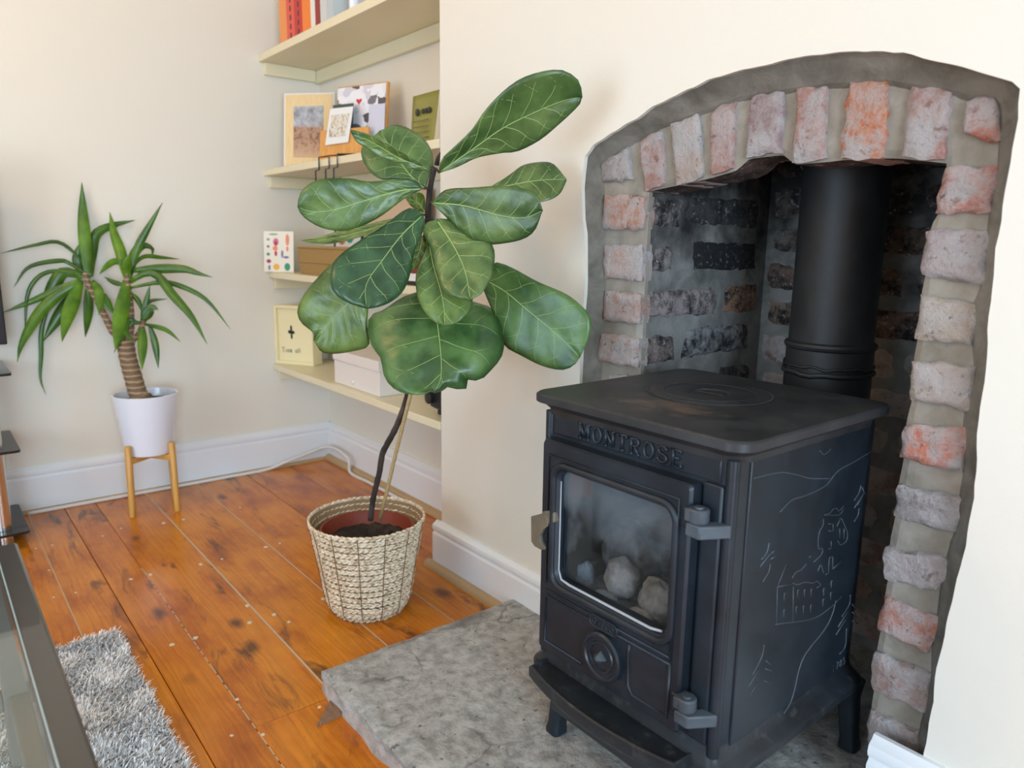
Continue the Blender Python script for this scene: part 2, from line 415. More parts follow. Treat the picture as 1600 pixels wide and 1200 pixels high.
# ================================================================== THE ROOM
XL, YB, ZC = -1.245, 0.24, 2.45          # left wall, alcove back wall, ceiling
XR, YN = 4.40, -4.00                     # right wall, wall behind the camera
def struct(o): o['kind'] = 'structure'; return o
# floor: sub-floor and boards running along X
fl = struct(G().box(XL-0.1, XR+0.1, YN-0.1, 0.6, -0.08, -0.022).mk('floor', GAP))
seams = [-4.1, -3.9, -3.72, -3.53, -3.34, -3.15, -2.97, -2.78, -2.6, -2.41, -2.22, -2.03, -1.85, -1.66, -1.475, -1.285, -1.095, -0.907, -0.80, -0.703, -0.534, -0.347, -0.155, 0.03, 0.245]
joints = {13: [], 14: [on(430, 1124, 2, 0).x], 15: [], 11: [0.2], 16: [], 17: [], 18: [], 12: [], 10: [0.4], 9: [0.1]}
for i, (a, b) in enumerate(zip(seams, seams[1:])):
    js = joints.get(i-5, [R_.uniform(-0.4, 1.8)])
    xs = [XL-0.02]+js+[XR]
    g0, g1 = 0.0007, 0.0007
    for x0, x1 in zip(xs, xs[1:]):
        if b < 0.01: x1e = x1
        else: x1e = min(x1, 0.0 if i >= 23 else x1)
        V = []; 
        dz = R_.uniform(-0.0008, 0.0008)
        g = G().box(x0+0.0008, x1e-0.0008, a+g0, b-g1, -0.022, dz)
        g.mk('plank', PLANK, fl, bevel=0.0007, seg=1)
for y, wd, x0, x1 in ((-0.907, 0.004, -1.24, 0.5), (-0.534, 0.0042, -1.24, 0.36), (-0.347, 0.003, -1.2, 0.36), (-0.155, 0.0018, -0.5, 0.36)):
    G().box(x0, x1, y-wd/2, y+wd/2, -0.02, 0.0004).mk('seam_filler', FILLER, fl)
x = -0.52
while x < 0.55:                            # the broken filler of one joint
    l = R_.uniform(0.012, 0.05); G().box(x, x+l, -0.7042, -0.7018, -0.02, 0.0004).mk('seam_filler', FILLER, fl); x += l+R_.uniform(0.004, 0.014)
nails = cv(0, 780, 2.6667, [(545, 335), (627, 315), (815, 578), (716, 608), (1040, 514), (1142, 482), (1030, 444), (1347, 416), (837, 272), (765, 85), (682, 100), (1107, 200),
        (925, 250), (205, 297), (315, 391), (224, 410), (150, 207), (218, 193), (965, 987), (1330, 868), (988, 835), (1096, 982), (428, 155), (505, 122), (1165, 185), (1203, 512), (1000, 36)])
for i, p in enumerate(nails):
    P = on(*p, 2, 0.0); r = 0.0062 if i < 12 else 0.004
    ring = [(P.x+r*math.cos(k*math.pi/4)*R_.uniform(.8, 1.3), P.y+r*math.sin(k*math.pi/4)*R_.uniform(.7, 1.1)) for k in range(8)]
    G().rings([[(x, y, -0.003) for x, y in ring], [(x, y, 0.0014) for x, y in ring]]).mk('nail_filler', NAILF, fl)

struct(G().box(XL-0.1, XL, YN, YB+0.1, -0.02, ZC).mk('wall_left', WALL))
struct(G().box(XL, 0.0, YB, YB+0.1, -0.02, ZC).mk('wall_alcove', WALL))
struct(G().box(XL-0.1, XR+0.1, YN-0.1, 0.65, ZC, ZC+0.06).mk('ceiling', CEIL))
# wall behind the camera with its window, right wall with its window
def wall_with_window(name, ax, c, lo, hi, w0, w1, z0, z1):
    g = G()
    def bx(a, b, za, zb):
        if ax == 'Y': g.box(a, b, c-0.1, c, za, zb)
        else: g.box(c, c+0.1, a, b, za, zb)
    bx(lo, w0, -0.02, ZC); bx(w1, hi, -0.02, ZC); bx(w0, w1, -0.02, z0); bx(w0, w1, z1, ZC)
    return struct(g.mk(name, WALL))
wall_with_window('wall_back', 'Y', YN, XL, XR, 0.30, 2.30, 0.08, 1.76)
wall_with_window('wall_right', 'X', XR, YN, 0.6, -2.6, -1.1, 0.2, 1.8)
def window(name, ax, c, a, b, z0, z1):
    g = G()
    def bx(p, q, za, zb, d=0.02):
        if ax == 'Y': g.box(p, q, c-d-0.06, c+d-0.06, za, zb)
        else: g.box(c-d+0.06, c+d+0.06, p, q, za, zb)
    bx(a, b, z0, z0+0.06); bx(a, b, z1-0.06, z1); bx(a, a+0.06, z0, z1); bx(b-0.06, b, z0, z1)
    m = (a+b)/2; zm = (z0+z1)/2; bx(m-0.02, m+0.02, z0, z1, 0.015); bx(a, b, zm-0.02, zm+0.02, 0.015)
    return struct(g.mk(name, SKIRT))
window('window_1', 'Y', YN, 0.30, 2.30, 0.08, 1.76)
window('window_2', 'X', XR, -2.6, -1.1, 0.2, 1.8)

# ------------------------------------------------------------------ chimney breast with the arched opening
OUT_L = [(906, 640), (906, 587), (909, 520), (911, 475), (914, 450), (914, 375), (909, 325), (909, 310), (910, 272), (914, 245)]
OUT_T = [(914, 245), (927, 225), (965, 202), (997, 182), (1020, 167), (1060, 147), (1102, 127), (1152, 110), (1200, 101), (1245, 90), (1300, 81), (1362, 80), (1417, 83), (1450, 92), (1500, 105), (1550, 117), (1582, 127), (1592, 139)]
OUT_R = [(1592, 139), (1590, 180), (1582, 235), (1570, 297), (1564, 350), (1552, 400), (1554, 432), (1547, 470), (1541, 517), (1544, 550), (1537, 600), (1530, 650), (1525, 680), (1527, 712), (1523, 760), (1518, 800), (1511, 840), (1506, 864), (1490, 924), (1481, 966), (1472, 1008), (1464, 1050), (1457, 1104), (1449, 1146), (1439, 1200)]
def rough2(pts, n, amp, seed):
    q = resample(pts, n); out = []
    for i, p in enumerate(q):
        v = noise.noise_vector(Vector((p.x*38+seed, p.z*38, seed)))
        out.append(p+Vector((v.x*amp, 0, v.z*amp)))
    return out
NL, NTp, NR = 36, 60, 64
wl = rough2([Vector((0.572, 0, 0.0))]+[on(*p, 1, 0) for p in OUT_L], NL, 0.0025, 1)
wt = rough2([on(*p, 1, 0) for p in OUT_T], NTp, 0.003, 2)
wr = rough2([on(*p, 1, 0) for p in OUT_R]+[Vector((1.333, 0, 0.0))], NR, 0.0025, 3)
wt[0] = wl[-1]; wr[0] = wt[-1]
CBX = 2.25
g = G()
def strip(g, A, B):
    n = len(A); g.add(list(A)+list(B), [(i, i+1, n+i+1, n+i) for i in range(n-1)])
strip(g, wl, [Vector((0, 0, p.z)) for p in wl])
strip(g, wt, [Vector((p.x, 0, ZC)) for p in wt])
strip(g, wr, [Vector((CBX, 0, p.z)) for p in wr])
g.add([wl[-1], (0, 0, wl[-1].z), (0, 0, ZC), (wl[-1].x, 0, ZC)], [(0, 1, 2, 3)])
g.add([wr[0], (CBX, 0, wr[0].z), (CBX, 0, ZC), (wr[0].x, 0, ZC)], [(0, 1, 2, 3)])
allw = wl+wt[1:]+wr[1:]
strip(g, allw, [p+Vector((0, 0.012, 0)) for p in allw])          # the cut edge of the plaster
g.add([(0, 0, -0.02), (0, YB, -0.02), (0, YB, ZC), (0, 0, ZC)], [(0, 1, 2, 3)])
g.add([(CBX, 0, -0.02), (CBX, 0.6, -0.02), (CBX, 0.6, ZC), (CBX, 0, ZC)], [(0, 1, 2, 3)])
bm = G(); bm.V = g.V; bm.F = g.F
o = struct(bm.mk('wall_chimney_breast', PLASTER))
struct(G().box(CBX, XR, 0.5, 0.6, -0.02, ZC).mk('wall_alcove_far', WALL))

# inner edge of the cement band = outer edge of the brickwork (on the brick face)
YBR = 0.03
IN_L = [(930, 640), (932, 565), (936, 519), (939, 455), (939, 380), (937, 330), (937, 290), (936, 257)]
IN_T = [(936, 257), (982, 222), (1032, 194), (1092, 174), (1150, 151), (1222, 139), (1290, 130), (1387, 124), (1422, 131), (1486, 139), (1510, 149), (1552, 150), (1562, 160)]
IN_R = [(1562, 160), (1565, 185), (1562, 222), (1561, 255), (1547, 332), (1544, 360), (1536, 446), (1522, 470), (1522, 540), (1526, 572), (1517, 610), (1511, 644), (1508, 668), (1508, 740), (1501, 776), (1496, 832), (1486, 850), (1479, 880), (1469, 927), (1464, 970), (1454, 1030), (1455, 1055), (1444, 1116), (1436, 1143), (1430, 1200)]
bl = resample([Vector((0.605, YBR, 0.0))]+[on(*p, 1, YBR) for p in IN_L], NL)
bt = resample([on(*p, 1, YBR) for p in IN_T], NTp)
br = resample([on(*p, 1, YBR) for p in IN_R]+[Vector((1.318, YBR, 0.0))], NR)
bt[0] = bl[-1]; br[0] = bt[-1]
allb = bl+bt[1:]+br[1:]
g = G(); n = len(allb); rows = []
for k in range(7):
    f = k/6; row = []
    for i in range(n):
        p = allw[i]+Vector((0, 0.009, 0)); q = allb[i]
        v = p.lerp(q, f); v.y = 0.009+(YBR+0.004-0.009)*(f**0.8)
        nz = noise.noise(Vector((v.x*26, v.z*26, 4.2)))*0.5+noise.noise(Vector((v.x*70, v.z*70, 9.2)))*0.25
        v.y += nz*0.006*math.sin(math.pi*min(1, f+0.1)); row.append(v)
    rows.append(row)
rows.append([p.lerp(q, -0.0)+(Vector((1.0, 0, 0.7))-Vector((p.x, 0, p.z))).normalized()*0.012+Vector((0, 0.012, 0)) for p, q in zip(rows[-1], allb)])
for a, b in zip(rows, rows[1:]): strip(g, a, b)
struct(g.mk('trim_1', BAND, smooth=True))

# inner outline of the brickwork (edge of the opening)
XJL = 0.693
SP_L = [(1000, 300), (1037, 292), (1054, 289), (1097, 279), (1142, 267), (1165, 247), (1217, 241), (1235, 256), (1287, 252), (1310, 249), (1380, 246), (1406, 247), (1472, 254)]
SP_R = [(1472, 254), (1474, 264), (1462, 330), (1452, 345), (1446, 362), (1440, 430), (1434, 455), (1428, 527), (1422, 560), (1419, 626), (1410, 660), (1406, 716), (1398, 760), (1394, 800), (1384, 850), (1382, 905), (1378, 925), (1370, 987), (1364, 1018), (1360, 1080), (1355, 1111), (1352, 1175)]
ZS = on(1000, 300, 1, YBR).z
YM = YBR+0.0105                      # mortar face, just behind the brick faces
def setY(L, y): return [Vector((p.x, y, p.z)) for p in L]
il = resample([Vector((XJL, YM, 0.0)), Vector((XJL, YM, ZS))], NL)
it = setY(resample([on(*p, 1, YBR) for p in SP_L], NTp), YM); it[0] = il[-1]
ir = setY(resample([on(*p, 1, YBR) for p in SP_R]+[Vector((1.236, YBR, 0.0))], NR), YM); ir[0] = it[-1]
inn = il+it[1:]+ir[1:]; outm = setY(allb, YM)
g = G(); rows = []
for k in range(9):
    f = k/8; row = []
    for i in range(n):
        v = outm[i].lerp(inn[i], f)
        v.y += (noise.noise(Vector((v.x*30, v.z*30, 1.2)))*0.6+noise.noise(Vector((v.x*90, v.z*90, 3.3)))*0.3)*0.004+(0.004 if k == 8 else 0)
        row.append(v)
    rows.append(row)
for a, b in zip(rows, rows[1:]): strip(g, a, b)
fp = struct(g.mk('wall_fireplace', MORTAR, smooth=50))
g = G(); ks = list(range(NL-1))
strip(g, rows[-1][:NL], [Vector((p.x, 0.055, p.z)) for p in inn[:NL]]); strip(g, rows[-1][NL+NTp-2:], [Vector((p.x, 0.145, p.z)) for p in inn[NL+NTp-2:]])
g.mk('jamb_return', MORTAR, fp, smooth=50)
g = G(); top = rows[-1][NL-1:NL+NTp-1]; lay = [top]
for k in range(1, 6): lay.append([Vector((p.x, p.y+0.02*k, p.z+0.004*noise.noise(Vector((p.x*40, k*0.9, 2))))) for p in top])
for a, b in zip(lay, lay[1:]): strip(g, a, b)
g.mk('arch_soffit', SOOTY, fp, smooth=50, color=(0.13, 0.075, 0.055))

def brick(parent, quad, nrm, depth, mat, color, nu=14, nv=10, amp=0.003, jit=0.0025, name='brick', proud=0.0):
    """an uneven brick: quad = four corners of its face (TL, TR, BR, BL), nrm points out of the wall"""
    q = [Vector(p) for p in quad]; nrm = Vector(nrm).normalized(); sd = R_.uniform(0, 50)
    V = []; F = []
    for j in range(nv+1):
        for i in range(nu+1):
            u, v = i/nu, j/nv
            # rounded corners of the outline
            uu, vv = u*2-1, v*2-1
            k = 1-0.045*(uu*uu*vv*vv)
            u2, v2 = (uu*k+1)/2, (vv*k+1)/2
            p = q[0].lerp(q[1], u2).lerp(q[3].lerp(q[2], u2), v2)
            edge = max(abs(uu), abs(vv))
            if edge > 0.99:
                nz = noise.noise_vector(p*45+Vector((sd, sd, 0))); nz -= nrm*nz.dot(nrm); p = p+nz*jit*2
            h = (noise.noise(p*24+Vector((sd, 0, 0)))*0.6+noise.noise(p*60+Vector((0, sd, 0)))*0.5+noise.noise(p*150+Vector((0, 0, sd)))*0.3)*amp
            back = 0.0 if edge < 0.72 else -0.0055*((edge-0.72)/0.28)**2
            V.append(p+nrm*(h+back+proud))
    W = nu+1
    for j in range(nv):
        for i in range(nu): F.append((j*W+i, j*W+i+1, (j+1)*W+i+1, (j+1)*W+i))
    loop = [i for i in range(W)]+[j*W+nu for j in range(1, nv+1)]+[nv*W+i for i in range(nu-1, -1, -1)]+[j*W for j in range(nv-1, 0, -1)]
    b0 = len(V); V += [V[i]-nrm*depth for i in loop]; m = len(loop)
    for k in range(m): F.append((loop[k], loop[(k+1) % m], b0+(k+1) % m, b0+k))
    F.append(tuple(b0+k for k in range(m)))
    return mk(name, V, F, mat, parent, smooth=55, color=color)
PINK = (0.50, 0.27, 0.22); PALE = (0.56, 0.44, 0.37); ORANGE = (0.66, 0.20, 0.06); RED = (0.55, 0.17, 0.10); MAUVE = (0.40, 0.27, 0.27); BUFF = (0.56, 0.46, 0.35); GREY = (0.38, 0.33, 0.31); SALMON = (0.62, 0.26, 0.18)
FRONT = [
 ([(935, 257), (981, 226), (986, 282), (936, 286)], GREY), ([(997, 220), (1032, 200), (1037, 289), (1005, 300)], PINK),
 ([(1046, 192), (1090, 177), (1097, 277), (1054, 289)], PALE), ([(1107, 172), (1149, 152), (1142, 265), (1107, 275)], PINK),
 ([(1170, 150), (1222, 140), (1217, 240), (1162, 245)], MAUVE), ([(1244, 136), (1290, 131), (1287, 251), (1235, 257)], PINK),
 ([(1325, 126), (1387, 125), (1380, 245), (1310, 249)], ORANGE), ([(1422, 132), (1486, 140), (1470, 252), (1406, 245)], (0.48, 0.24, 0.19)),
 ([(1505, 152), (1560, 152), (1563, 222), (1502, 212)], RED),
 ([(1475, 262), (1561, 255), (1547, 332), (1457, 335)], (0.56, 0.22, 0.16)), ([(1445, 360), (1544, 360), (1536, 446), (1437, 430)], MAUVE),
 ([(1435, 460), (1522, 470), (1522, 540), (1426, 527)], BUFF), ([(1420, 562), (1526, 572), (1513, 643), (1418, 626)], PALE),
 ([(1408, 664), (1508, 668), (1504, 742), (1404, 716)], (0.70, 0.24, 0.15)), ([(1400, 757), (1501, 778), (1495, 838), (1392, 805)], GREY),
 ([(1379, 855), (1481, 870), (1469, 930), (1382, 905)], (0.48, 0.40, 0.38)), ([(1376, 930), (1467, 968), (1448, 1023), (1368, 987)], SALMON),
 ([(1362, 1018), (1455, 1053), (1445, 1116), (1360, 1080)], (0.45, 0.29, 0.24)), ([(1355, 1111), (1436, 1143), (1433, 1180), (1352, 1168)], (0.42, 0.30, 0.26))]
for q, c in FRONT:
    thin = 'R'
    brick(fp, [on(*p, 1, YBR) for p in q], (0, -1, 0), 0.105, BRICK, c, amp=0.0075 if c is GREY else 0.005, jit=0.0032, proud=0.001)
LEFT = [([(942, 305), (1007, 305), (1007, 359), (937, 360)], (0.60, 0.30, 0.20)), ([(940, 382), (995, 382), (994, 437), (941, 436)], (0.56, 0.36, 0.29)),
        ([(940, 452), (994, 460), (988, 508), (939, 500)], (0.55, 0.34, 0.27)), ([(935, 519), (1000, 530), (995, 576), (931, 565)], (0.53, 0.36, 0.29))]
for q, c in LEFT:
    P = [on(*p, 1, YBR) for p in q]; P[1].x = XJL+0.001; P[2].x = XJL+0.001
    brick(fp, P, (0, -1, 0), 0.03, BRICK, c, amp=0.0045, proud=0.001)
z = on(931, 565, 1, YBR).z-0.02
while z > 0.12:                                    # courses behind the stove
    P = [Vector((0.607, YBR, z)), Vector((XJL+0.001, YBR, z)), Vector((XJL+0.001, YBR, z-0.066)), Vector((0.607, YBR, z-0.066))]
    brick(fp, P, (0, -1, 0), 0.03, BRICK, R_.choice([PINK, PALE, MAUVE]), nu=5, nv=4); z -= 0.088

# recess: left reveal, back, right reveal, top
DEP, ZT = 0.485, 1.42
rl = struct(G().box(XJL-0.08, XJL-0.004, 0.045, DEP+0.05, 0, ZT).mk('wall_recess_left', MORTAR_SOOT))
REV = [
 ([(1018, 308), (1072, 312), (1066, 356), (1017, 352)], (0.22, 0.19, 0.18)), ([(1077, 308), (1187, 312), (1187, 357), (1076, 350)], (0.06, 0.055, 0.055)),
 ([(1002, 386), (1052, 385), (1052, 420), (1003, 428)], (0.30, 0.26, 0.25)), ([(1085, 378), (1184, 380), (1184, 422), (1085, 422)], (0.012, 0.012, 0.013)),
 ([(1003, 456), (1120, 450), (1120, 492), (1000, 497)], (0.36, 0.29, 0.28)), ([(1135, 446), (1183, 443), (1183, 487), (1130, 489)], (0.40, 0.21, 0.12)),
 ([(1006, 528), (1056, 525), (1056, 565), (1003, 573)], (0.26, 0.20, 0.18)), ([(1072, 515), (1172, 503), (1172, 545), (1064, 561)], (0.28, 0.27, 0.27)),
 ([(1010, 600), (1100, 592), (1100, 630), (1008, 640)], (0.2, 0.18, 0.17)), ([(1125, 572), (1172, 568), (1172, 605), (1120, 612)], (0.14, 0.13, 0.13))]
for q, c in REV:
    P = [on(*p, 0, XJL) for p in q]
    for p in P: p.y = min(max(p.y, 0.058), DEP-0.004)
    brick(rl, P, (1, 0, 0), 0.06, SOOTY, c, amp=0.005, jit=0.004, proud=0.001)
rb = struct(G().box(XJL-0.08, 1.33, DEP+0.004, DEP+0.09, 0, ZT).mk('wall_recess_back', MORTAR_SOOT))
z = 0.06; row = 0
while z < ZT-0.08:
    x = XJL+0.004-(0.11 if row % 2 else 0.0)
    while x < 1.245:
        x0, x1 = max(x, XJL+0.004), min(x+0.212, 1.25)
        if x1-x0 > 0.03:
            s = max(0.0, min(1.0, (z-0.55)/0.6)); c = Vector(R_.choice([(0.42, 0.28, 0.2), (0.40, 0.33, 0.27), (0.36, 0.22, 0.17)])).lerp(Vector((0.03, 0.028, 0.027)), s*0.95)
            m = BRICK if z < 0.68 else SOOTY
            brick(rb, [(x0, DEP, z+0.068), (x1, DEP, z+0.068), (x1, DEP, z), (x0, DEP, z)], (0, -1, 0), 0.06, m, tuple(c), nu=8, nv=4, amp=0.004, jit=0.003)
        x += 0.226
    z += 0.087; row += 1
rr = struct(G().box(1.262, 1.34, 0.10, DEP+0.05, 0, ZT).mk('wall_recess_right', MORTAR_SOOT))
z = 0.06; row = 0
while z < ZT-0.08:
    for y0, y1 in (((0.15, 0.34), (0.36, DEP-0.004)) if row % 2 else ((0.15, 0.24), (0.26, DEP-0.004))):
        brick(rr, [(1.258, y1, z+0.068), (1.258, y0, z+0.068), (1.258, y0, z), (1.258, y1, z)], (-1, 0, 0), 0.05, SOOTY, (0.12, 0.1, 0.09), nu=5, nv=3)
    z += 0.087; row += 1
struct(G().box(0.55, 1.36, 0.05, DEP+0.1, ZT, ZT+0.05).mk('ceiling_recess', SOOT))
struct(G().box(0.55, 1.36, 0.10, 0.14, on(1100, 280, 1, YBR).z+0.10, ZT).mk('wall_recess_lintel', SOOT))

# ------------------------------------------------------------------ baseboards
def baseboard(name, A, B, nrm, h, mat=SKIRT, th=0.02, cap=True):
    A, B, nrm = Vector(A), Vector(B), Vector(nrm)
    prof = [(0, 0), (th, 0), (th, h*0.74), (th*0.75, h*0.77), (th*0.72, h*0.80), (th*0.95, h*0.82), (th*1.05, h*0.87), (th*0.95, h*0.93), (th*0.55, h*0.965), (th*0.35, h), (0, h)]
    g = G(); g.rings([[P+nrm*d+Vector((0, 0, z)) for d, z in prof] for P in (A, B)])
    return struct(g.mk(name, mat, smooth=40))
baseboard('baseboard_left', (XL, YN, 0), (XL, YB, 0), (1, 0, 0), 0.162)
baseboard('baseboard_alcove', (XL, YB, 0), (0, YB, 0), (0, -1, 0), 0.162)
baseboard('baseboard_chimney', (-0.02, 0, 0), (0.572, 0, 0), (0, -1, 0), 0.142)
baseboard('baseboard_chimney_return', (0, 0, 0), (0, YB, 0), (-1, 0, 0), 0.142)
xk = on(1356, 1168, 1, -0.025).x; zk = on(1372, 1152, 1, -0.012).z
baseboard('baseboard_right', (xk, 0.0, 0), (CBX, 0.0, 0), (0, -1, 0), zk, th=0.024)
# wooden beads along the floor
def bead(name, A, B, nrm, r):
    A, B, nrm = Vector(A), Vector(B), Vector(nrm)
    prof = [(0, 0)]+[(r*math.cos(a), r*math.sin(a)) for a in (0, 0.4, 0.8, 1.2, math.pi/2)]
    g = G(); g.rings([[P+nrm*d+Vector((0, 0, z)) for d, z in prof] for P in (A, B)]); return struct(g.mk(name, QUAD, smooth=40))
bead('trim_2', (-0.04, -0.02, 0), (0.345, -0.02, 0), (0, -1, 0), 0.02)
bead('trim_3', (XL+0.02, YB-0.02, 0), (-0.02, YB-0.02, 0), (0, -1, 0), 0.022)
bead('trim_4', (XL+0.02, YN, 0), (XL+0.02, YB-0.02, 0), (1, 0, 0), 0.012)

# ------------------------------------------------------------------ hearth slab
HZ = 0.047
th = thing('hearth_slab', (0.85, -0.1, 0), 'weathered grey stone hearth slab in front of the black stove', 'hearth')
x0, x1, y0, y1 = 0.349, 1.46, -0.545, -0.002
NX, NY = 90, 46; V = []; F = []
for j in range(NY+1):
    for i in range(NX+1):
        x = x0+(x1-x0)*i/NX; y = y0+(y1-y0)*j/NY
        e = min(i/NX*(x1-x0), j/NY*(y1-y0))
        nz = noise.noise(Vector((x*9, y*9, 0)))*0.0018+noise.noise(Vector((x*30, y*30, 2)))*0.0009
        zz = HZ+nz-(0.006*max(0, 1-e/0.012)**2)
        if j == 0: y += noise.noise(Vector((x*12, 0, 5)))*0.010+noise.noise(Vector((x*40, 0, 6)))*0.004-0.02*max(0, (x-0.35))
        if i == 0: x += noise.noise(Vector((0, y*14, 7)))*0.005
        V.append((x, y, zz))
W = NX+1
for j in range(NY):
    for i in range(NX): F.append((j*W+i, j*W+i+1, (j+1)*W+i+1, (j+1)*W+i))
loop = list(range(W))+[j*W+NX for j in range(1, NY+1)]+[NY*W+i for i in range(NX-1, -1, -1)]+[j*W for j in range(NY-1, 0, -1)]
b0 = len(V); V += [(V[i][0], V[i][1], 0.022) for i in loop]; m = len(loop)
F += [(loop[k], loop[(k+1) % m], b0+(k+1) % m, b0+k) for k in range(m)]
mk('slab', V, F, STONE, th, smooth=40)
g = G(); pts = [(x0+0.004, -0.004)]+[(x0+0.006, y) for y in (-0.2, -0.4, -0.53)]
ed = [(x0+0.004+(x1-x0)*i/60, y0-0.004+noise.noise(Vector(((x0+(x1-x0)*i/60)*16, 3, 1)))*0.009-0.02*max(0, (x1-x0)*i/60)) for i in range(61)]
ring = pts+ed+[(x1-0.004, -0.004)]
g.rings([[(a, b, 0.0) for a, b in ring], [(a+0.002, b+0.003, 0.03) for a, b in ring]])
g.mk('cement_bed', CEMENT_EDGE, th, smooth=40)
struct(G().box(0.575, 1.33, 0.0, DEP+0.05, 0.0, HZ-0.004).mk('floor_recess', STONE))
# splintered wedge of board at the slab's edge
wp = [on(*p, 2, 0.001) for p in ((517, 1098), (496, 1136), (535, 1118), (524, 1106))]
G().rings([[p+Vector((0, 0, -0.001)) for p in wp], [p+Vector((0, 0, 0.008)) for p in wp]]).mk('wood_splinter', m_wood('weathered_splinter', (0.10, 0.07, 0.05), (0.36, 0.18, 0.09), (6, 60, 6), 0.6))
tag(bpy.data.objects['wood_splinter'], 'small weathered wedge of wood at the corner of the stone hearth', 'wood')

# ------------------------------------------------------------------ alcove shelves
SHZ = []
for i, (px, lab) in enumerate((((391, 95), 'topmost cream alcove shelf carrying the red and orange books'), ((398, 274), 'cream alcove shelf carrying the framed photo and green card'),
                              ((406, 434), 'cream alcove shelf carrying the wicker box and flowery card'), ((417, 578), 'lowest cream alcove shelf carrying the white boxes'))):
    z0 = on(*px, 0, XL).z; tk = 0.028 if i == 0 else 0.024; SHZ.append(z0+tk)
    s = thing('alcove_shelf', (-0.62, 0.12, z0), lab, 'shelf', 'cream shelves in the alcove')
    G().box(XL, -0.001, -0.006, YB, z0, z0+tk).mk('board', SHELFM, s, bevel=0.002)
    G().box(XL+0.001, -0.002, YB-0.02, YB-0.0005, z0-0.05, z0-0.0003).mk('batten', SHELFM, s, bevel=0.002)
    G().box(XL+0.0005, XL+0.02, 0.012, YB-0.021, z0-0.045, z0-0.0003).mk('batten', SHELFM, s, bevel=0.002)

# ================================================================== THE STOVE
sx0, sx1, sy0, sy1 = 0.795, 1.169, -0.31, 0.10
cx, cy = (sx0+sx1)/2, (sy0+sy1)/2
st = thing('stove', (cx, cy, HZ), 'black cast iron stove with a glass door standing on the stone hearth', 'stove')
def rr3(hx, hy, r, z, n=5): return [Vector((x, y, z)) for x, y in rrect(cx, cy, hx, hy, r, n)]
hx, hy = (sx1-sx0)/2, (sy1-sy0)/2
# body with the firebox pocket
ox0, ox1, oz0, oz1 = 0.845, 1.10, 0.345, 0.60
zb, zt_ = 0.20, 0.672
g = G(); n5 = 5
outer = [rr3(hx, hy, 0.016, zb, n5), rr3(hx, hy, 0.016, zt_, n5)]
N4 = 4*n5
V = outer[0]+outer[1]; F = []
for j in range(N4):
    k = (j+1) % N4
    a, b = outer[0][j], outer[0][k]
    if abs(a.y-sy0) < 1e-4 and abs(b.y-sy0) < 1e-4: fj = (j, k); continue    # the front face gets the opening
    F.append((j, k, N4+k, N4+j))
F.append(tuple(range(N4))); F.append(tuple(range(N4, 2*N4)))
j, k = fj                                      # j: left, k: right (front edge)
b0 = len(V); yb = 0.03
for y in (sy0, yb):
    V += [Vector((ox0, y, oz0)), Vector((ox1, y, oz0)), Vector((ox1, y, oz1)), Vector((ox0, y, oz1))]
F += [(j, k, b0+1, b0), (k, N4+k, b0+2, b0+1), (N4+k, N4+j, b0+3, b0+2), (N4+j, j, b0, b0+3)]
g.add(V, F); g.mk('body', IRON, st, smooth=35)
g = G(); e = 0.0006
V = [Vector((x, y, z)) for y in (sy0+0.001, yb) for x, z in ((ox0-e, oz0-e), (ox1+e, oz0-e), (ox1+e, oz1+e), (ox0-e, oz1+e))]
g.add(V, [(0, 1, 5, 4), (1, 2, 6, 5), (2, 3, 7, 6), (3, 0, 4, 7), (4, 5, 6, 7)]); g.mk('firebox', INSIDE, st)
# rounded front columns, raised side panel
for x in (sx0+0.004, sx1-0.006):
    G().tube([(x, sy0+0.005, zb+0.02), (x, sy0+0.005, zt_-0.004)], 0.0095, 12).mk('corner_column', IRON, st, smooth=40)
G().box(sx1-0.002, sx1+0.003, sy0+0.035, sy1-0.03, 0.226, 0.664).mk('side_panel', IRON, st, bevel=0.002)
# top plate
def plate(o_, z, bow=0.012):
    ring = []
    for x, y in rrect(cx, cy-0.012, hx+0.026+o_, hy+0.008+o_, 0.03, 8):
        tx = (x-cx)/(hx+0.026); 
        if y < cy-hy*0.6: y -= bow*(1-tx*tx)
        ty = (y-cy)/hy
        if abs(tx) > 0.8: x += math.copysign(0.006*(1-min(1, ty*ty)), tx)
        ring.append(Vector((x, y, z)))
    return ring
g = G(); g.rings([plate(-0.02, 0.664), plate(-0.018, 0.674), plate(-0.010, 0.682), plate(-0.002, 0.6845), plate(0, 0.686), plate(0, 0.697), plate(-0.003, 0.70)])
tp = g.mk('top_plate', IRON_TOP, st, smooth=30)
hc = (0.962, -0.088)
g = G().lathe((*hc, 0.7), [(0.101, -0.002), (0.101, 0.0012), (0.099, 0.0018), (0.034, 0.0018), (0.032, 0.001), (0.030, -0.006)], 48); g.mk('hotplate_lid', IRON_TOP, tp, smooth=30)
g = G().lathe((*hc, 0.7), [(0.106, 0.0004), (0.106, 0.0009), (0.1015, 0.0009), (0.1015, 0.0004)], 48, cap0=False, cap1=False); g.mk('lid_gap', INSIDE, tp)
g = G().lathe((*hc, 0.6945), [(0.0295, 0), (0.028, 0.0012), (0.001, 0.0014)], 28); g.mk('lid_well', plain('bare_steel', (0.22, 0.22, 0.215), 0.4), tp, smooth=30)
G().obox((hc[0]-0.028, hc[1]-0.004, 0.6955), (0.056, 0.004, 0), (-0.001, 0.009, 0), (0, 0, 0.006)).mk('lid_bar', IRON, tp, bevel=0.0015)
g = G().lathe((*hc, 0.7), [(0.079, 0.0017), (0.0785, 0.0026), (0.077, 0.0026), (0.0765, 0.0017)], 48, cap0=False, cap1=False); g.mk('lid_ring', IRON_TOP, tp, smooth=True)
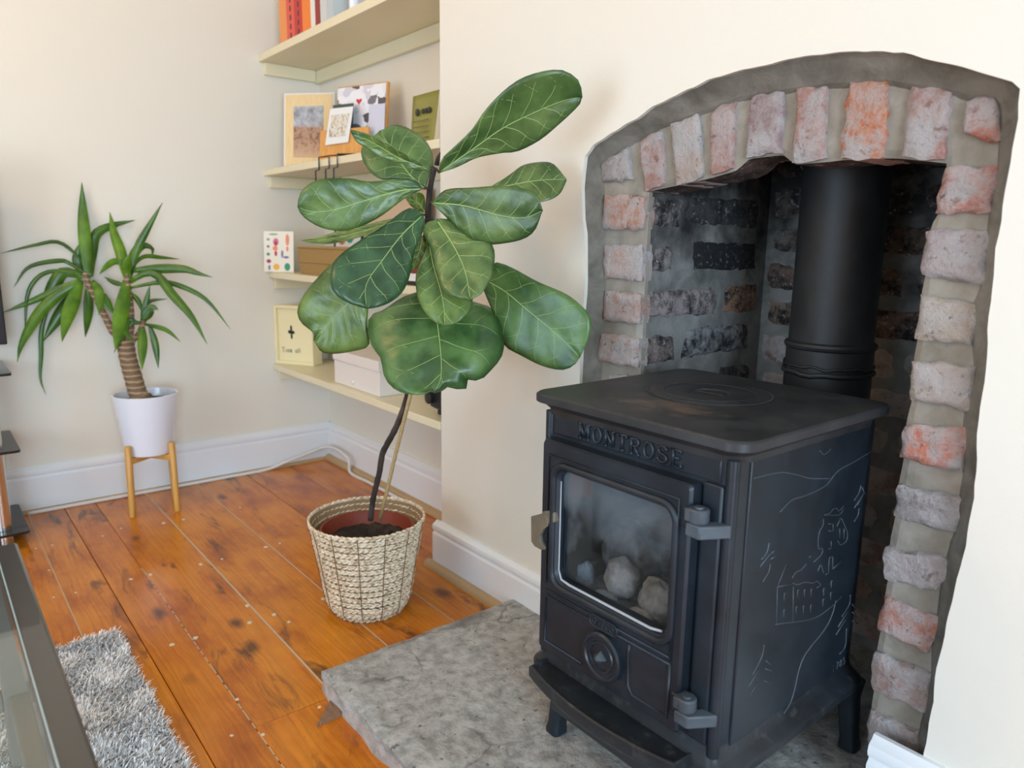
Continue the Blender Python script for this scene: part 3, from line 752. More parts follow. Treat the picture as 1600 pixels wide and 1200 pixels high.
# base flange and legs
def rr3(hx, hy, r, z, n=5): return [Vector((x, max(y, sy0-0.010), z)) for x, y in rrect(cx, cy, hx, hy, r, n)]
g = G(); g.rings([rr3(hx+0.0, hy, 0.016, 0.232), rr3(hx+0.003, hy+0.003, 0.018, 0.219), rr3(hx+0.010, hy+0.008, 0.02, 0.208), rr3(hx+0.021, hy+0.012, 0.024, 0.201), rr3(hx+0.024, hy+0.014, 0.026, 0.196), rr3(hx+0.023, hy+0.014, 0.026, 0.184), rr3(hx+0.012, hy+0.006, 0.02, 0.178)])
g.mk('base_flange', IRON_D, st, smooth=30)
for lx, ly in ((sx0+0.025, sy0+0.035), (sx1-0.012, sy0+0.035), (sx0+0.025, sy1-0.005), (sx1-0.004, sy1+0.006)):
    dx = 0.01 if lx > cx else -0.01; dy = 0.008 if ly > cy else -0.008
    g = G()
    for z, hw, o_ in ((0.18, 0.024, 0), (0.15, 0.017, 0.2), (0.10, 0.015, 0.6), (0.06, 0.014, 0.9), (0.05, 0.017, 1), (HZ, 0.017, 1)): pass
    g.rings([[Vector((lx+dx*o_+a, ly+dy*o_+b, z)) for a, b in rrect(0, 0, hw, hw, hw*0.5, 4)] for z, hw, o_ in ((0.182, 0.024, 0), (0.15, 0.017, 0.2), (0.10, 0.0155, 0.6), (0.065, 0.0145, 0.9), (0.056, 0.0165, 1), (HZ-0.001, 0.0165, 1))])
    g.mk('leg', IRON, st, smooth=35)
# door
DX0, DX1, DZ0, DZ1, DY = 0.812, 1.12, 0.243, 0.626, -0.336
GX0, GX1, GZ0, GZ1 = 0.853, 1.089, 0.384, 0.580
def rxz(x0, x1, z0, z1, r, y, n=6): return [Vector((x, y, z)) for x, z in rrect((x0+x1)/2, (z0+z1)/2, (x1-x0)/2, (z1-z0)/2, r, n)]
ringO = [rxz(DX0, DX1, DZ0, DZ1, 0.006, sy0), rxz(DX0, DX1, DZ0, DZ1, 0.006, DY+0.005), rxz(DX0+0.003, DX1-0.003, DZ0+0.003, DZ1-0.003, 0.006, DY)]
ringI = [rxz(GX0-0.004, GX1+0.004, GZ0-0.004, GZ1+0.004, 0.022, DY), rxz(GX0, GX1, GZ0, GZ1, 0.02, DY+0.006), rxz(GX0, GX1, GZ0, GZ1, 0.02, sy0)]
g = G(); g.rings(ringO+ringI+[ringO[0]], True, False, False); dr = g.mk('door', IRON, st, smooth=30)
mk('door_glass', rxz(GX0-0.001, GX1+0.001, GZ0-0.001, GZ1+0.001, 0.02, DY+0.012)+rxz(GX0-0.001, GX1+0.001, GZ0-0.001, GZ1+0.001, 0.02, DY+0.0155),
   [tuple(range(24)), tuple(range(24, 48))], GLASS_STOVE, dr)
g = G().tube(rxz(GX0-0.010, GX1+0.010, GZ0-0.010, GZ1+0.010, 0.026, DY-0.0005, 8), 0.0062, 8, True); g.mk('glass_bead', IRON, dr, smooth=True)
g = G().tube([(GX0+0.0012, DY+0.006, GZ1-0.02), (GX0+0.0012, DY+0.006, GZ0+0.018), (GX0+0.01, DY+0.004, GZ0+0.004), (GX0+0.03, DY+0.004, GZ0+0.0015), (GX1-0.03, DY+0.004, GZ0+0.0015), (GX1-0.008, DY+0.004, GZ0+0.006)], [0.0011, 0.0013, 0.002, 0.0024, 0.0024, 0.002], 6)
g.mk('rope_seal', plain('pale_rope_seal', (0.38, 0.41, 0.43), 0.7), dr, smooth=True)
def door_line(name, pts, r=0.0028, closed=False):
    g = G().tube([Vector((x, DY-0.0002, z)) for x, z in pts], r, 6, closed); return g.mk(name, IRON, dr, smooth=True)
bx0, bx1 = DX0+0.018, DX1-0.018
door_line('bead_moulding', [(bx0, GZ0-0.012), (bx0, DZ1-0.024), (bx1, DZ1-0.024), (bx1, GZ0-0.03)])
door_line('bead_moulding', [(bx0, GZ0-0.026), (bx1, GZ0-0.026)])
door_line('bead_moulding', [(bx0, GZ0-0.036), (bx1, GZ0-0.036)])
dcx, dcz = 0.972, 0.300
door_line('bead_moulding', [(dcx-0.05, GZ0-0.036), (bx0, GZ0-0.036), (bx0, 0.262), (dcx-0.05, 0.262)])
door_line('bead_moulding', [(dcx+0.052, GZ0-0.040), (dcx+0.050, 0.33), (dcx+0.052, 0.275), (dcx+0.062, 0.262), (bx1, 0.262), (bx1, GZ0-0.036)])
# air wheel
g = G().lathe((dcx, DY, dcz), [(0.041, 0.002), (0.041, -0.008), (0.038, -0.011), (0.034, -0.011), (0.032, -0.008), (0.027, -0.008), (0.0255, -0.0105), (0.023, -0.0105), (0.0215, -0.007), (0.001, -0.007)], 40, 'Y'); aw = g.mk('air_wheel', IRON, dr, smooth=30)
g = G().rings([[Vector((dcx+a*s, DY-0.007-d, dcz+b*s)) for a, b in ((0.013, 0), (0, 0.011), (-0.013, 0), (0, -0.011))] for s, d in ((1, 0), (1, 0.003), (0.35, 0.012))]); g.mk('knob', IRON_G, aw, bevel=0.0006)

# stroke lettering (cast raised letters with serifs)
def arc(cx_, cy_, rx, ry, a0, a1, n=10): return [(cx_+rx*math.cos(math.radians(a0+(a1-a0)*i/n)), cy_+ry*math.sin(math.radians(a0+(a1-a0)*i/n))) for i in range(n+1)]
sf = lambda x, y, w=0.13: [(x-w, y), (x+w, y)]
FONT = {
 'M': [[(0.08, 0), (0.08, 1)], [(0.08, 1), (0.42, 0.1)], [(0.42, 0.1), (0.76, 1)], [(0.76, 1), (0.76, 0)], sf(0.08, 0), sf(0.76, 0), sf(0.04, 1), sf(0.80, 1)],
 'O': [arc(0.36, 0.5, 0.32, 0.5, 90, 450, 20)], 'N': [[(0.1, 0), (0.1, 1)], [(0.1, 1), (0.66, 0)], [(0.66, 0), (0.66, 1)], sf(0.1, 0), sf(0.66, 1), sf(0.05, 1)],
 'T': [[(0.35, 0), (0.35, 1)], [(0.03, 1), (0.67, 1)], [(0.03, 1), (0.03, 0.82)], [(0.67, 1), (0.67, 0.82)], sf(0.35, 0, 0.15)],
 'R': [[(0.12, 0), (0.12, 1)], [(0.0, 1), (0.40, 1)]+arc(0.40, 0.75, 0.24, 0.25, 90, -90)+[(0.12, 0.5)], [(0.36, 0.5), (0.62, 0)], sf(0.12, 0), [(0.56, 0), (0.74, 0)]],
 'S': [arc(0.35, 0.75, 0.27, 0.25, 20, 270, 12)+arc(0.35, 0.25, 0.29, 0.25, 90, -160, 12)[1:], [(0.62, 0.95), (0.61, 0.72)], [(0.06, 0.05), (0.06, 0.28)]],
 'E': [[(0.12, 0), (0.12, 1)], [(0.0, 1), (0.62, 1), (0.62, 0.82)], [(0.12, 0.52), (0.45, 0.52)], [(0.45, 0.62), (0.45, 0.42)], [(0.0, 0), (0.66, 0), (0.66, 0.2)]],
 'G': [arc(0.38, 0.5, 0.34, 0.5, 50, 330, 14)+[(0.68, 0.42), (0.44, 0.42)]], 'A': [[(0.02, 0), (0.36, 1), (0.7, 0)], [(0.15, 0.35), (0.57, 0.35)]], 'Z': [[(0.05, 1), (0.62, 1), (0.05, 0), (0.65, 0)]],
 'C': [arc(0.38, 0.5, 0.34, 0.5, 50, 310, 14)], '1': [[(0.2, 0), (0.2, 1), (0.08, 0.85)]], '7': [[(0.05, 1), (0.55, 1), (0.2, 0)]], '8': [arc(0.32, 0.74, 0.22, 0.25, 0, 360, 12), arc(0.32, 0.25, 0.27, 0.25, 0, 360, 12)],
 '5': [[(0.55, 1), (0.12, 1), (0.1, 0.56)]+arc(0.3, 0.3, 0.26, 0.3, 110, -150, 10)],
 't': [[(0.0, 0.68), (0.3, 0.68)], [(0.15, 0.95), (0.15, 0.1), (0.3, 0)]], 'i': [[(0.1, 0), (0.1, 0.65)]], 'a': [arc(0.25, 0.32, 0.22, 0.32, 0, 360, 12), [(0.47, 0.65), (0.47, 0)]],
 'm': [[(0.06, 0), (0.06, 0.65)], [(0.06, 0.5), (0.2, 0.65), (0.33, 0.5), (0.33, 0)], [(0.33, 0.5), (0.46, 0.65), (0.6, 0.5), (0.6, 0)]], 'l': [[(0.1, 0), (0.1, 1)]]}
def letter_strokes(ch, P, ux, uz, nrm, rad, flat=1.0, nseg=6):
    g = G()
    for stk in FONT[ch]:
        g.tube([Vector(P)+ux*a+uz*b for a, b in stk], rad, nseg)
    return g
fr = G().box(sx0+0.02, sx1-0.02, sy0-0.003, sy0+0.002, 0.632, 0.668).mk('name_frieze', IRON, st, bevel=0.002)
word = 'MONTROSE'; X0, X1 = on(905, 668, 1, sy0-0.005).x, on(1069, 705, 1, sy0-0.005).x
hgt = 0.0245; adv = [0.98, 0.86, 0.90, 0.80, 0.88, 0.86, 0.84, 0.72]; tot = sum(adv); k = (X1-X0)/tot; x = X0
zl = 0.6385
for ch, a in zip(word, adv):
    g = letter_strokes(ch, (x, sy0-0.0045, zl), Vector((k*0.88, 0, 0)), Vector((0, 0, hgt)), None, 0.0026)
    g.mk('letter', IRON_G if False else IRON, fr, smooth=True); x += k*a
# badge below the glass
bxc, bzc = 0.970, GZ0-0.031
bd = G().rings([rxz(bxc-0.03, bxc+0.03, bzc-0.0095, bzc+0.0095, 0.009, DY), rxz(bxc-0.03, bxc+0.03, bzc-0.0095, bzc+0.0095, 0.009, DY-0.003)]).mk('badge', IRON, dr)
G().tube(rxz(bxc-0.03, bxc+0.03, bzc-0.0095, bzc+0.0095, 0.009, DY-0.003, 8), 0.0016, 6, True).mk('badge_rim', IRON, bd, smooth=True)
x = bxc-0.0235
for ch in 'GAZCO':
    letter_strokes(ch, (x, DY-0.0035, bzc-0.0052), Vector((0.0105, 0, 0)), Vector((0, 0, 0.0104)), None, 0.0011).mk('letter', IRON, bd, smooth=True); x += 0.0096
# hinges
def hinge(z):
    h = G().box(1.106, 1.122, DY-0.002, sy0, z-0.014, z+0.016).mk('hinge', IRON, st, bevel=0.003)
    G().lathe((1.133, -0.3335, z), [(0.0135, 0.0), (0.0145, 0.002), (0.0145, 0.017), (0.0125, 0.0195), (0.007, 0.0195), (0.0065, 0.022), (0.001, 0.0225)], 20).mk('knuckle', IRON_G, h, smooth=30)
    G().box(1.118, 1.134, -0.347, -0.320, z+0.0005, z+0.0185).mk('knuckle_arm', IRON_G, h, bevel=0.002)
    G().add([Vector(p) for p in ((1.122, -0.348, z-0.020), (1.146, -0.348, z-0.020), (1.172, -0.312, z-0.018), (1.15, -0.312, z-0.018), (1.122, -0.348, z-0.001), (1.146, -0.348, z-0.001), (1.172, -0.312, z+0.001), (1.15, -0.312, z+0.001))],
            [(0, 1, 2, 3), (4, 5, 6, 7), (0, 1, 5, 4), (1, 2, 6, 5), (2, 3, 7, 6), (3, 0, 4, 7)]).mk('hinge_bracket', IRON_G, h, bevel=0.002)
hinge(0.578); hinge(0.292)
# recessed strip beside the door
G().box(1.124, 1.156, sy0-0.006, sy0+0.001, 0.236, 0.63).mk('hinge_strip', IRON, st, bevel=0.003)
# latch handle
ha = G(); yl = DY-0.006
pr = cv(820, 640, 5.333, [(50, 890), (130, 870), (170, 880), (190, 920), (190, 970), (150, 1000), (125, 1050), (130, 1100), (150, 1135), (165, 1140), (165, 1170), (130, 1168), (80, 1140), (52, 1100)])
P = [on(*p, 1, yl) for p in pr]
hd = G().rings([P, [p+Vector((0, 0.008, 0)) for p in P]]).mk('handle', BRONZE, st, bevel=0.001)
P = [on(*p, 1, yl) for p in cv(820, 640, 5.333, [(130, 855), (180, 845), (240, 860), (245, 940), (190, 960), (165, 900)])]
G().rings([[p+Vector((0, 0.001, 0)) for p in P], [p+Vector((0, 0.014, 0)) for p in P]]).mk('latch_block', BRONZE, hd, bevel=0.002)
# bowed ash tray lip
def lip(o_, z, x0=0.814, x1=1.136, yb_=-0.308, yf=-0.358, bow=0.022, n=16):
    f = [(x0-o_+(x1-x0+2*o_)*i/n, yf-o_-bow*(1-(2*i/n-1)**2)) for i in range(n+1)]
    return [Vector((x0-o_*0.3, yb_, z))]+[Vector((x, y, z)) for x, y in f]+[Vector((x1+o_*0.3, yb_, z))]
g = G(); g.rings([lip(-0.016, 0.178), lip(-0.004, 0.186), lip(0.0, 0.194), lip(0.0, 0.2115), lip(-0.003, 0.2135), lip(-0.007, 0.2125), lip(-0.010, 0.2085)])
g.mk('ash_lip', IRON_D, st, smooth=35)
G().box(0.83, 1.10, -0.32, -0.2, 0.12, 0.196).mk('ash_drawer', INSIDE, st, bevel=0.004)
# side relief: hills, castle, trees, path
def relief(name, polys, r=0.0012):
    g = G()
    for pl in polys:
        P = [on(*p, 0, sx1+0.003) for p in pl]
        if len(P) > 2: P = catmull(P, len(P)*4)
        g.tube(P, r, 6)
    return g.mk(name, IRON_G, bpy.data.objects['side_panel'], smooth=True)  # lighter grey than the panel: highlights on the raised lines are painted in
c7 = lambda pts: cv(810, 560, 2.6667, pts)
cB = lambda pts: cv(1060, 740, 3.3333, pts)
relief('relief_hills', [c7([(980, 500), (1040, 485), (1100, 475), (1160, 485), (1220, 500), (1300, 500)]), c7([(1475, 385), (1400, 430), (1330, 470), (1280, 530), (1200, 570), (1140, 590), (1090, 640)]), c7([(1255, 385), (1275, 400), (1300, 378)])], 0.0010)
relief('relief_tree', [cB(p) for p in ([(950, 60), (940, 100), (915, 140)], [(965, 100), (930, 165)], [(945, 130), (915, 180)], [(940, 180), (935, 215), (915, 250)], [(955, 70), (972, 110)])])
relief('relief_tree', [cB(p) for p in ([(472, 360), (460, 410), (430, 450)], [(490, 400), (425, 485)], [(478, 470), (470, 510), (438, 565)], [(500, 400), (485, 415)], [(505, 430), (480, 445)])])
relief('relief_tree', [cB(p) for p in ([(895, 630), (890, 680), (850, 745)], [(880, 720), (830, 800)], [(870, 760), (820, 840)], [(875, 805), (868, 900), (838, 940)], [(905, 680), (925, 705)], [(905, 720), (930, 745)], [(905, 765), (935, 780)])])
relief('relief_tree', [cB(p) for p in ([(445, 890), (435, 950), (385, 1050)], [(420, 1015), (365, 1110)], [(410, 1085), (370, 1160)], [(455, 975), (480, 995)], [(450, 1015), (490, 1030)], [(445, 1080), (480, 1085)])])
castle = [[(760, 215), (790, 205), (805, 185), (825, 180), (835, 195), (860, 170)], [(760, 215), (835, 215), (860, 185)], [(755, 235), (752, 270), (735, 300), (727, 350), (730, 390), (750, 390), (745, 420), (705, 460)], [(845, 230), (825, 275)],
 [(850, 235), (870, 280), (880, 310), (875, 350), (845, 370), (830, 350)], [(780, 262), (805, 262)], [(805, 262), (805, 298)], [(805, 298), (782, 298)], [(795, 350), (795, 390)], [(795, 390), (782, 392)], [(840, 285), (840, 335)], [(862, 285), (862, 340)],
 [(515, 590), (560, 475)], [(515, 590), (590, 575)], [(592, 545), (610, 515), (640, 500), (665, 470)], [(680, 435), (692, 428)], [(595, 570), (620, 578), (660, 565), (700, 570), (720, 560), (740, 580), (720, 595)], [(515, 590), (510, 780)],
 [(505, 785), (700, 755), (800, 690), (830, 660), (850, 640)], [(598, 590), (596, 770)], [(725, 510), (740, 475), (755, 515)], [(765, 525), (780, 520)], [(780, 520), (785, 440)], [(785, 440), (803, 430)], [(803, 430), (803, 500)], [(805, 495), (850, 455)]]
for wx, wy in ((550, 625), (548, 710), (620, 608), (655, 606), (690, 603), (612, 695), (650, 690), (688, 686), (755, 600), (795, 560), (752, 655), (792, 620)):
    castle.append([(wx, wy), (wx, wy+36)]); castle.append([(wx, wy), (wx+9, wy-2)])
relief('relief_castle', [cB(p) for p in castle], 0.0010)
relief('relief_path', [cB([(820, 660), (805, 720), (780, 780), (740, 840), (690, 900), (650, 960), (625, 1030), (610, 1100), (595, 1160), (580, 1200)])+cv(810, 800, 2.6667, [(1130, 800), (1105, 840)])], 0.0013)
y = on(1297, 1056, 0, sx1).y
for ch in '1785':
    letter_strokes(ch, (sx1+0.003, y, 0.2315), Vector((0, 0.013, 0)), Vector((0, 0, 0.013)), None, 0.0009).mk('numeral', IRON_G, bpy.data.objects['side_panel'], smooth=True); y += 0.012
# gas pipe and control knob under the stove
G().tube([(1.10, -0.20, 0.18), (1.12, -0.21, 0.12), (1.145, -0.215, 0.085)], 0.006, 8).mk('gas_pipe', IRON, st, smooth=True)
G().lathe((1.165, -0.225, 0.062), [(0.014, -0.014), (0.017, -0.010), (0.018, 0.006), (0.015, 0.012), (0.001, 0.013)], 18).mk('gas_tap', IRON_G, st, smooth=35)
G().tube([(0.835, 0.02, 0.35), (0.9, -0.02, 0.352), (1.09, -0.02, 0.352)], 0.004, 6).mk('burner_bar', INSIDE, st)
# flue
g = G().lathe((cx, 0.275, 0), [(0.082, 0.55), (0.082, 0.735), (0.0815, 0.752), (0.085, 0.755), (0.0865, 0.760), (0.085, 0.765), (0.079, 0.768), (0.0785, 1.415)], 40)
fu = g.mk('flue_pipe', FLUE, st, smooth=30)
g = G()
for k in range(46):
    a = 2*math.pi*k/46
    for zz, rr_ in ((0.715, 0.003), (0.700, 0.004)): pass
g.tube([(cx+math.cos(a)*0.083, 0.275+math.sin(a)*0.083, 0.707+0.006*noise.noise(Vector((a*2, 1, 0)))+0.003*noise.noise(Vector((a*9, 4, 0)))) for a in [2*math.pi*k/60 for k in range(60)]], 0.0055, 6, True)
g.tube([(cx+math.cos(a)*0.083, 0.275+math.sin(a)*0.083, 0.720+0.006*noise.noise(Vector((a*3, 9, 0)))) for a in [2*math.pi*k/60 for k in range(60)]], 0.003, 6, True)
g.mk('sealing_putty', FLUE, fu, smooth=True)
G().box(cx-0.05, cx+0.05, 0.09, 0.28, 0.56, 0.64).mk('flue_spigot', FLUE, st, bevel=0.01)
# pebbles of the gas fire
def pebble(px, py, Y, rx, rz, ry, col, lab, sd, seg=(30, 20)):
    c = on(px, py, 1, Y); V = []; F = []; nu, nv = seg
    for j in range(nv+1):
        th_ = math.pi*j/nv
        for i in range(nu):
            ph = 2*math.pi*i/nu; d = Vector((math.sin(th_)*math.cos(ph), math.sin(th_)*math.sin(ph), math.cos(th_)))
            k = 1+0.16*noise.noise(d*1.6+Vector((sd, 0, 0)))+0.09*noise.noise(d*4+Vector((0, sd, 0)))+0.03*noise.noise(d*11+Vector((0, sd, 3)))
            V.append(c+Vector((d.x*rx, d.y*ry, d.z*rz))*k)
    for j in range(nv):
        for i in range(nu): F.append((j*nu+i, j*nu+(i+1) % nu, (j+1)*nu+(i+1) % nu, (j+1)*nu+i))
    o = mk('ceramic_pebble', V, F, col, None, smooth=True)
    return tag(o, lab, 'pebble', 'ceramic pebbles in the stove')
def m_peb(name, c):
    t = NT(name); P = t.pos(); a = t.noise(P, 30, 6, 0.65); b = t.noise(P, 130, 4)
    return t.p(base=t.ramp(a, [(0.35, tuple(x*0.35 for x in c)), (0.62, c)]), rough=0.8, normal=t.bump(t.math('ADD', a, t.math('MULTIPLY', b, 0.4)), 0.6, 0.006)).done()
PB1 = m_peb('grey_pebble', (0.27, 0.255, 0.24)); PB2 = m_peb('buff_pebble', (0.23, 0.205, 0.17)); PB3 = m_peb('blue_grey_pebble', (0.20, 0.235, 0.26)); PB4 = m_peb('dark_pebble', (0.15, 0.143, 0.136))
pebble(972, 903, -0.262, 0.033, 0.036, 0.026, PB1, 'round grey pebble in the middle behind the stove glass', 1)
pebble(1028, 938, -0.262, 0.034, 0.037, 0.026, PB2, 'large buff pebble at the right of the stove glass', 2)
pebble(914, 905, -0.262, 0.019, 0.034, 0.018, PB3, 'slender bluish pebble standing at the left of the stove fire', 3)
pebble(985, 868, -0.190, 0.058, 0.062, 0.040, PB4, 'big dark pebble at the back of the stove fire', 4)
pebble(945, 940, -0.290, 0.030, 0.017, 0.016, PB3, 'flat greyish pebble low in front of the round grey pebble', 5)
pebble(1000, 968, -0.290, 0.030, 0.017, 0.015, PB1, 'flat pale pebble lowest by the bottom edge of the stove glass', 6)
pebble(897, 905, -0.215, 0.026, 0.020, 0.02, PB4, 'small dark pebble farthest left behind the stove glass', 7)
G().box(ox0+0.004, ox1-0.004, sy0+0.004, yb-0.004, oz0, oz0+0.012).mk('coal_bed', m_peb('ash_bed', (0.20, 0.19, 0.18)), st)

# ================================================================== FIDDLE-LEAF FIG IN ITS BASKET
BX, BY, BH, BR0, BR1 = 0.080, -0.285, 0.250, 0.100, 0.143
bk = thing('woven_basket', (BX, BY, 0), 'braided natural seagrass basket on the floorboards holding the fiddle leaf fig', 'basket')
def brad(z):
    t = z/BH; r = BR0+(BR1-BR0)*min(1, t*1.0)
    if t < 0.12: r -= 0.014*(1-t/0.12)**2
    if t > 0.9: r += 0.0015
    return r
NROW = 16; prev = []
segV = []; segF = []
nu, nv = 6, 5
for row in range(NROW):
    z = 0.007+(BH-0.012)*row/(NROW-1); r = brad(z)+R_.uniform(-0.0015, 0.0015); g = G()
    rh = 0.0068
    if row >= NROW-4: rh = 0.0072
    nseg = int(2*math.pi*r/0.0150); ph0 = R_.uniform(0, 6.28)
    for k in range(nseg):
        for s in (-1, 1):
            a = ph0+2*math.pi*(k+(0.5 if s > 0 else 0))/nseg
            ca, sa = math.cos(a), math.sin(a)
            c = Vector((BX+r*ca, BY+r*sa, z+s*0.0031+R_.uniform(-0.0006, 0.0006))); tn = Vector((-sa, ca, 0)); nr = Vector((ca, sa, 0)); up = Vector((0, 0, 1))
            tilt = s*-0.27+R_.uniform(-0.08, 0.08); d1 = (tn*math.cos(tilt)+up*math.sin(tilt)); d2 = nr.cross(d1)
            L = 0.0098*R_.uniform(0.88, 1.15); rw = 0.0036*R_.uniform(0.85, 1.15); rings = []
            for q, sc in ((-1, 0.25), (-0.55, 0.85), (0.1, 1.0), (0.65, 0.75), (1, 0.2)):
                rings.append([c+d1*(q*L)+(d2*math.cos(2*math.pi*m/6)+nr*math.sin(2*math.pi*m/6)*0.95)*(rw*sc)+nr*(0.002*(1-q*q)) for m in range(6)])
            g.rings(rings)
    g.mk('braid_row', SEAGRASS, bk, smooth=True)
g = G()
for k in range(7):                                  # rim coil
    pass
g.lathe((BX, BY, 0), [(BR0-0.016, 0.003), (brad(0.06)-0.001, 0.06), (brad(0.15)-0.001, 0.15), (brad(BH)-0.001, BH-0.006), (brad(BH)-0.0025, BH-0.006), (brad(0.15)-0.0025, 0.15), (BR0-0.02, 0.01)], 40)
g.mk('basket_lining', m_wood('dark_seagrass', srgb(120, 96, 66), srgb(150, 122, 88), (40, 40, 40), 0.8), bk, smooth=True)
for k in range(14):
    a = 2*math.pi*(k+0.35)/14+0.1; ca, sa = math.cos(a), math.sin(a)
    G().tube([(BX+(brad(z)+0.0068+0.0008*math.sin(z*900))*ca, BY+(brad(z)+0.0068)*sa, z) for z in [0.006+(BH-0.01)*i/24 for i in range(25)]], 0.0011, 5).mk('stitch', STITCH, bk)
# plant pot inside
pt = thing('plant_pot', (BX, BY, 0.012), 'brown plastic nursery pot sunk inside the seagrass basket', 'plant pot')
G().lathe((BX, BY, 0), [(0.07, 0.014), (0.088, 0.12), (0.118, 0.218), (0.121, 0.214), (0.121, 0.220), (0.115, 0.220), (0.112, 0.20), (0.10, 0.17)], 40, cap1=False).mk('pot', TERRA, pt, smooth=30)
V = []; F = []; nr_, na = 10, 36
for i in range(nr_+1):
    for k in range(na):
        r = 0.110*i/nr_; a = 2*math.pi*k/na; V.append((BX+r*math.cos(a), BY+r*math.sin(a), 0.186+0.012*noise.noise(Vector((r*40*math.cos(a), r*40*math.sin(a), 1)))+0.004*R_.random()))
for i in range(nr_):
    for k in range(na): F.append((i*na+k, i*na+(k+1) % na, (i+1)*na+(k+1) % na, (i+1)*na+k))
mk('soil', V, F, SOIL, pt)
# the plant
YS = -0.285
fg = thing('fiddle_leaf_fig', (BX, BY, 0.2), 'fiddle leaf fig with broad glossy green leaves growing from the seagrass basket', 'plant')
SOILP = on(579, 812, 1, YS)
stem_px = [(579, 812), (583, 780), (592, 742), (598, 708), (613, 680), (626, 650), (637, 618), (648, 560), (657, 480), (663, 400), (668, 345), (671, 300), (678, 262)]
SP = [on(*p, 1, YS) for p in stem_px]
pts = catmull(SP, 60); g = G()
g.tube([p+Vector(noise.noise_vector(p*40))*0.0016 for p in pts], [0.0078+(0.006-0.0078)*i/59+0.0012*noise.noise(pts[i]*55) for i in range(60)], 8); g.mk('stem', BARK, fg, smooth=True)
G().tube([on(*p, 1, YS-0.006) for p in ((593, 814), (604, 770), (615, 722), (625, 682), (633, 650), (641, 618), (650, 560), (656, 500))], 0.0048, 7).mk('cane_stake', CANE, fg, smooth=True)
# bud at the tip
tipP = on(682, 258, 1, YS)
G().tube([tipP, tipP+Vector((0.006, 0, 0.014)), tipP+Vector((0.014, 0, 0.024))], [0.005, 0.004, 0.0006], 6).mk('bud', BARK, fg, smooth=True)
def depth_of(P): return (Vector(P)-CAM).dot(AX_F)
def leaf(base, tip, left, right, mid, dep, lat=0.0, tint=(1, 1, 1), cup=0.10, nveins=6, quilt=0.004, droop=0.02, pet=None, wav=0.006, conv=c7):
    B2, T2 = Vector((*base, 0)), Vector((*tip, 0))
    NU, NVv = 22, 7
    L = catmull([B2]+[Vector((*p, 0)) for p in left]+[T2], NU+1)
    Rr = catmull([B2]+[Vector((*p, 0)) for p in right]+[T2], NU+1)
    Md = catmull([B2]+[Vector((*p, 0)) for p in mid]+[T2], NU+1)
    tb, tt = dep
    Pb, Pt = atd(*base, tb), atd(*tip, tt)
    m2 = (B2+T2)/2; pd = Vector((-(T2-B2).y, (T2-B2).x, 0)).normalized()
    side = m2+pd*60; Ps = atd(side.x, side.y, (tb+tt)/2+lat)
    nrm = (Pt-Pb).cross(Ps-Pb).normalized()
    if nrm.dot(AX_F) > 0: nrm = -nrm
    def hit(q):
        d = ray(q.x, q.y); return CAM+d*((Pb-CAM).dot(nrm)/d.dot(nrm))
    ln = (Pt-Pb).length; sd = R_.uniform(0, 90)
    def S(u, v, lift=0.0):
        x = min(max(u, 0), 1)*NU; i = min(int(x), NU-1); f = x-i
        E = L if v < 0 else Rr
        q = (Md[i].lerp(Md[i+1], f)).lerp(E[i].lerp(E[i+1], f), abs(v))
        P = hit(q); M_ = hit(Md[i].lerp(Md[i+1], f)); hw = (P-M_).length
        ph = (u*1.08-0.20*abs(v))*nveins
        h = cup*hw*abs(v)**1.3 - 0.12*hw*abs(v)**3 + quilt*math.sin(math.pi*ph)**2*min(1, abs(v)*3)*(1-abs(v)**4)
        h += wav*noise.noise(Vector((u*4+sd, v*1.7, sd)))*abs(v)
        h -= droop*(u*u)
        h += droop*u
        return P+nrm*(h+lift)
    V = []; F = []; vs_ = [-1+2*k/(2*NVv) for k in range(2*NVv+1)]
    for i in range(NU+1):
        for v in vs_: V.append(S(i/NU, v))
    W = len(vs_)
    for i in range(NU):
        for k in range(W-1): F.append((i*W+k, i*W+k+1, (i+1)*W+k+1, (i+1)*W+k))
    bm = bmesh.new(); bv = [bm.verts.new(v) for v in V]
    for f in F: bm.faces.new([bv[i] for i in f])
    bmesh.ops.remove_doubles(bm, verts=bm.verts, dist=1e-5); bm.verts.index_update()
    V2 = [v.co.copy() for v in bm.verts]; F2 = [tuple(v.index for v in f.verts) for f in bm.faces]; bm.free()
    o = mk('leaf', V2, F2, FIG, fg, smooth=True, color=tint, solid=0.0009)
    g = G(); rad = [0.0015*(1-0.7*i/20) for i in range(21)]
    g.tube([S(i/20*0.985, 0.0, 0.0007) for i in range(21)], rad, 5)
    for sgn in (-1, 1):
        for k in range(1, nveins+1):
            u0 = (k-0.45+(0.18 if sgn > 0 else 0))/(nveins+0.6); 
            if u0 > 0.86: continue
            vp = [S(min(0.96, u0+0.20*(1-u0*0.55)*v**1.15+0.02*math.sin(v*5)), sgn*v*0.93, 0.0005) for v in [j/8 for j in range(9)]]
            g.tube(vp, [0.0007*(1-0.55*j/8) for j in range(9)], 4)
            if k < nveins and ln > 0.15:
                j = 4; v0 = 0.55; u1 = u0+0.20*v0**1.15+0.02*math.sin(v0*5)
                g.tube([S(min(0.98, u1-0.10*q+0.02*q), sgn*(v0*0.93+0.33*q), 0.0005) for q in (0, 0.35, 0.7, 1)], [0.0004, 0.0004, 0.0003, 0.0002], 4)
    g.mk('veins', VEIN, o, smooth=True)
    if pet is not None:
        A = on(*pet, 1, YS); G().tube([A, A.lerp(Pb, 0.5)+Vector((0, 0, 0.002)), Pb], [0.003, 0.0025, 0.002], 6).mk('petiole', VEIN if False else BARK, fg, smooth=True)
c6 = lambda pts: cv(440, 90, 3.2, pts)
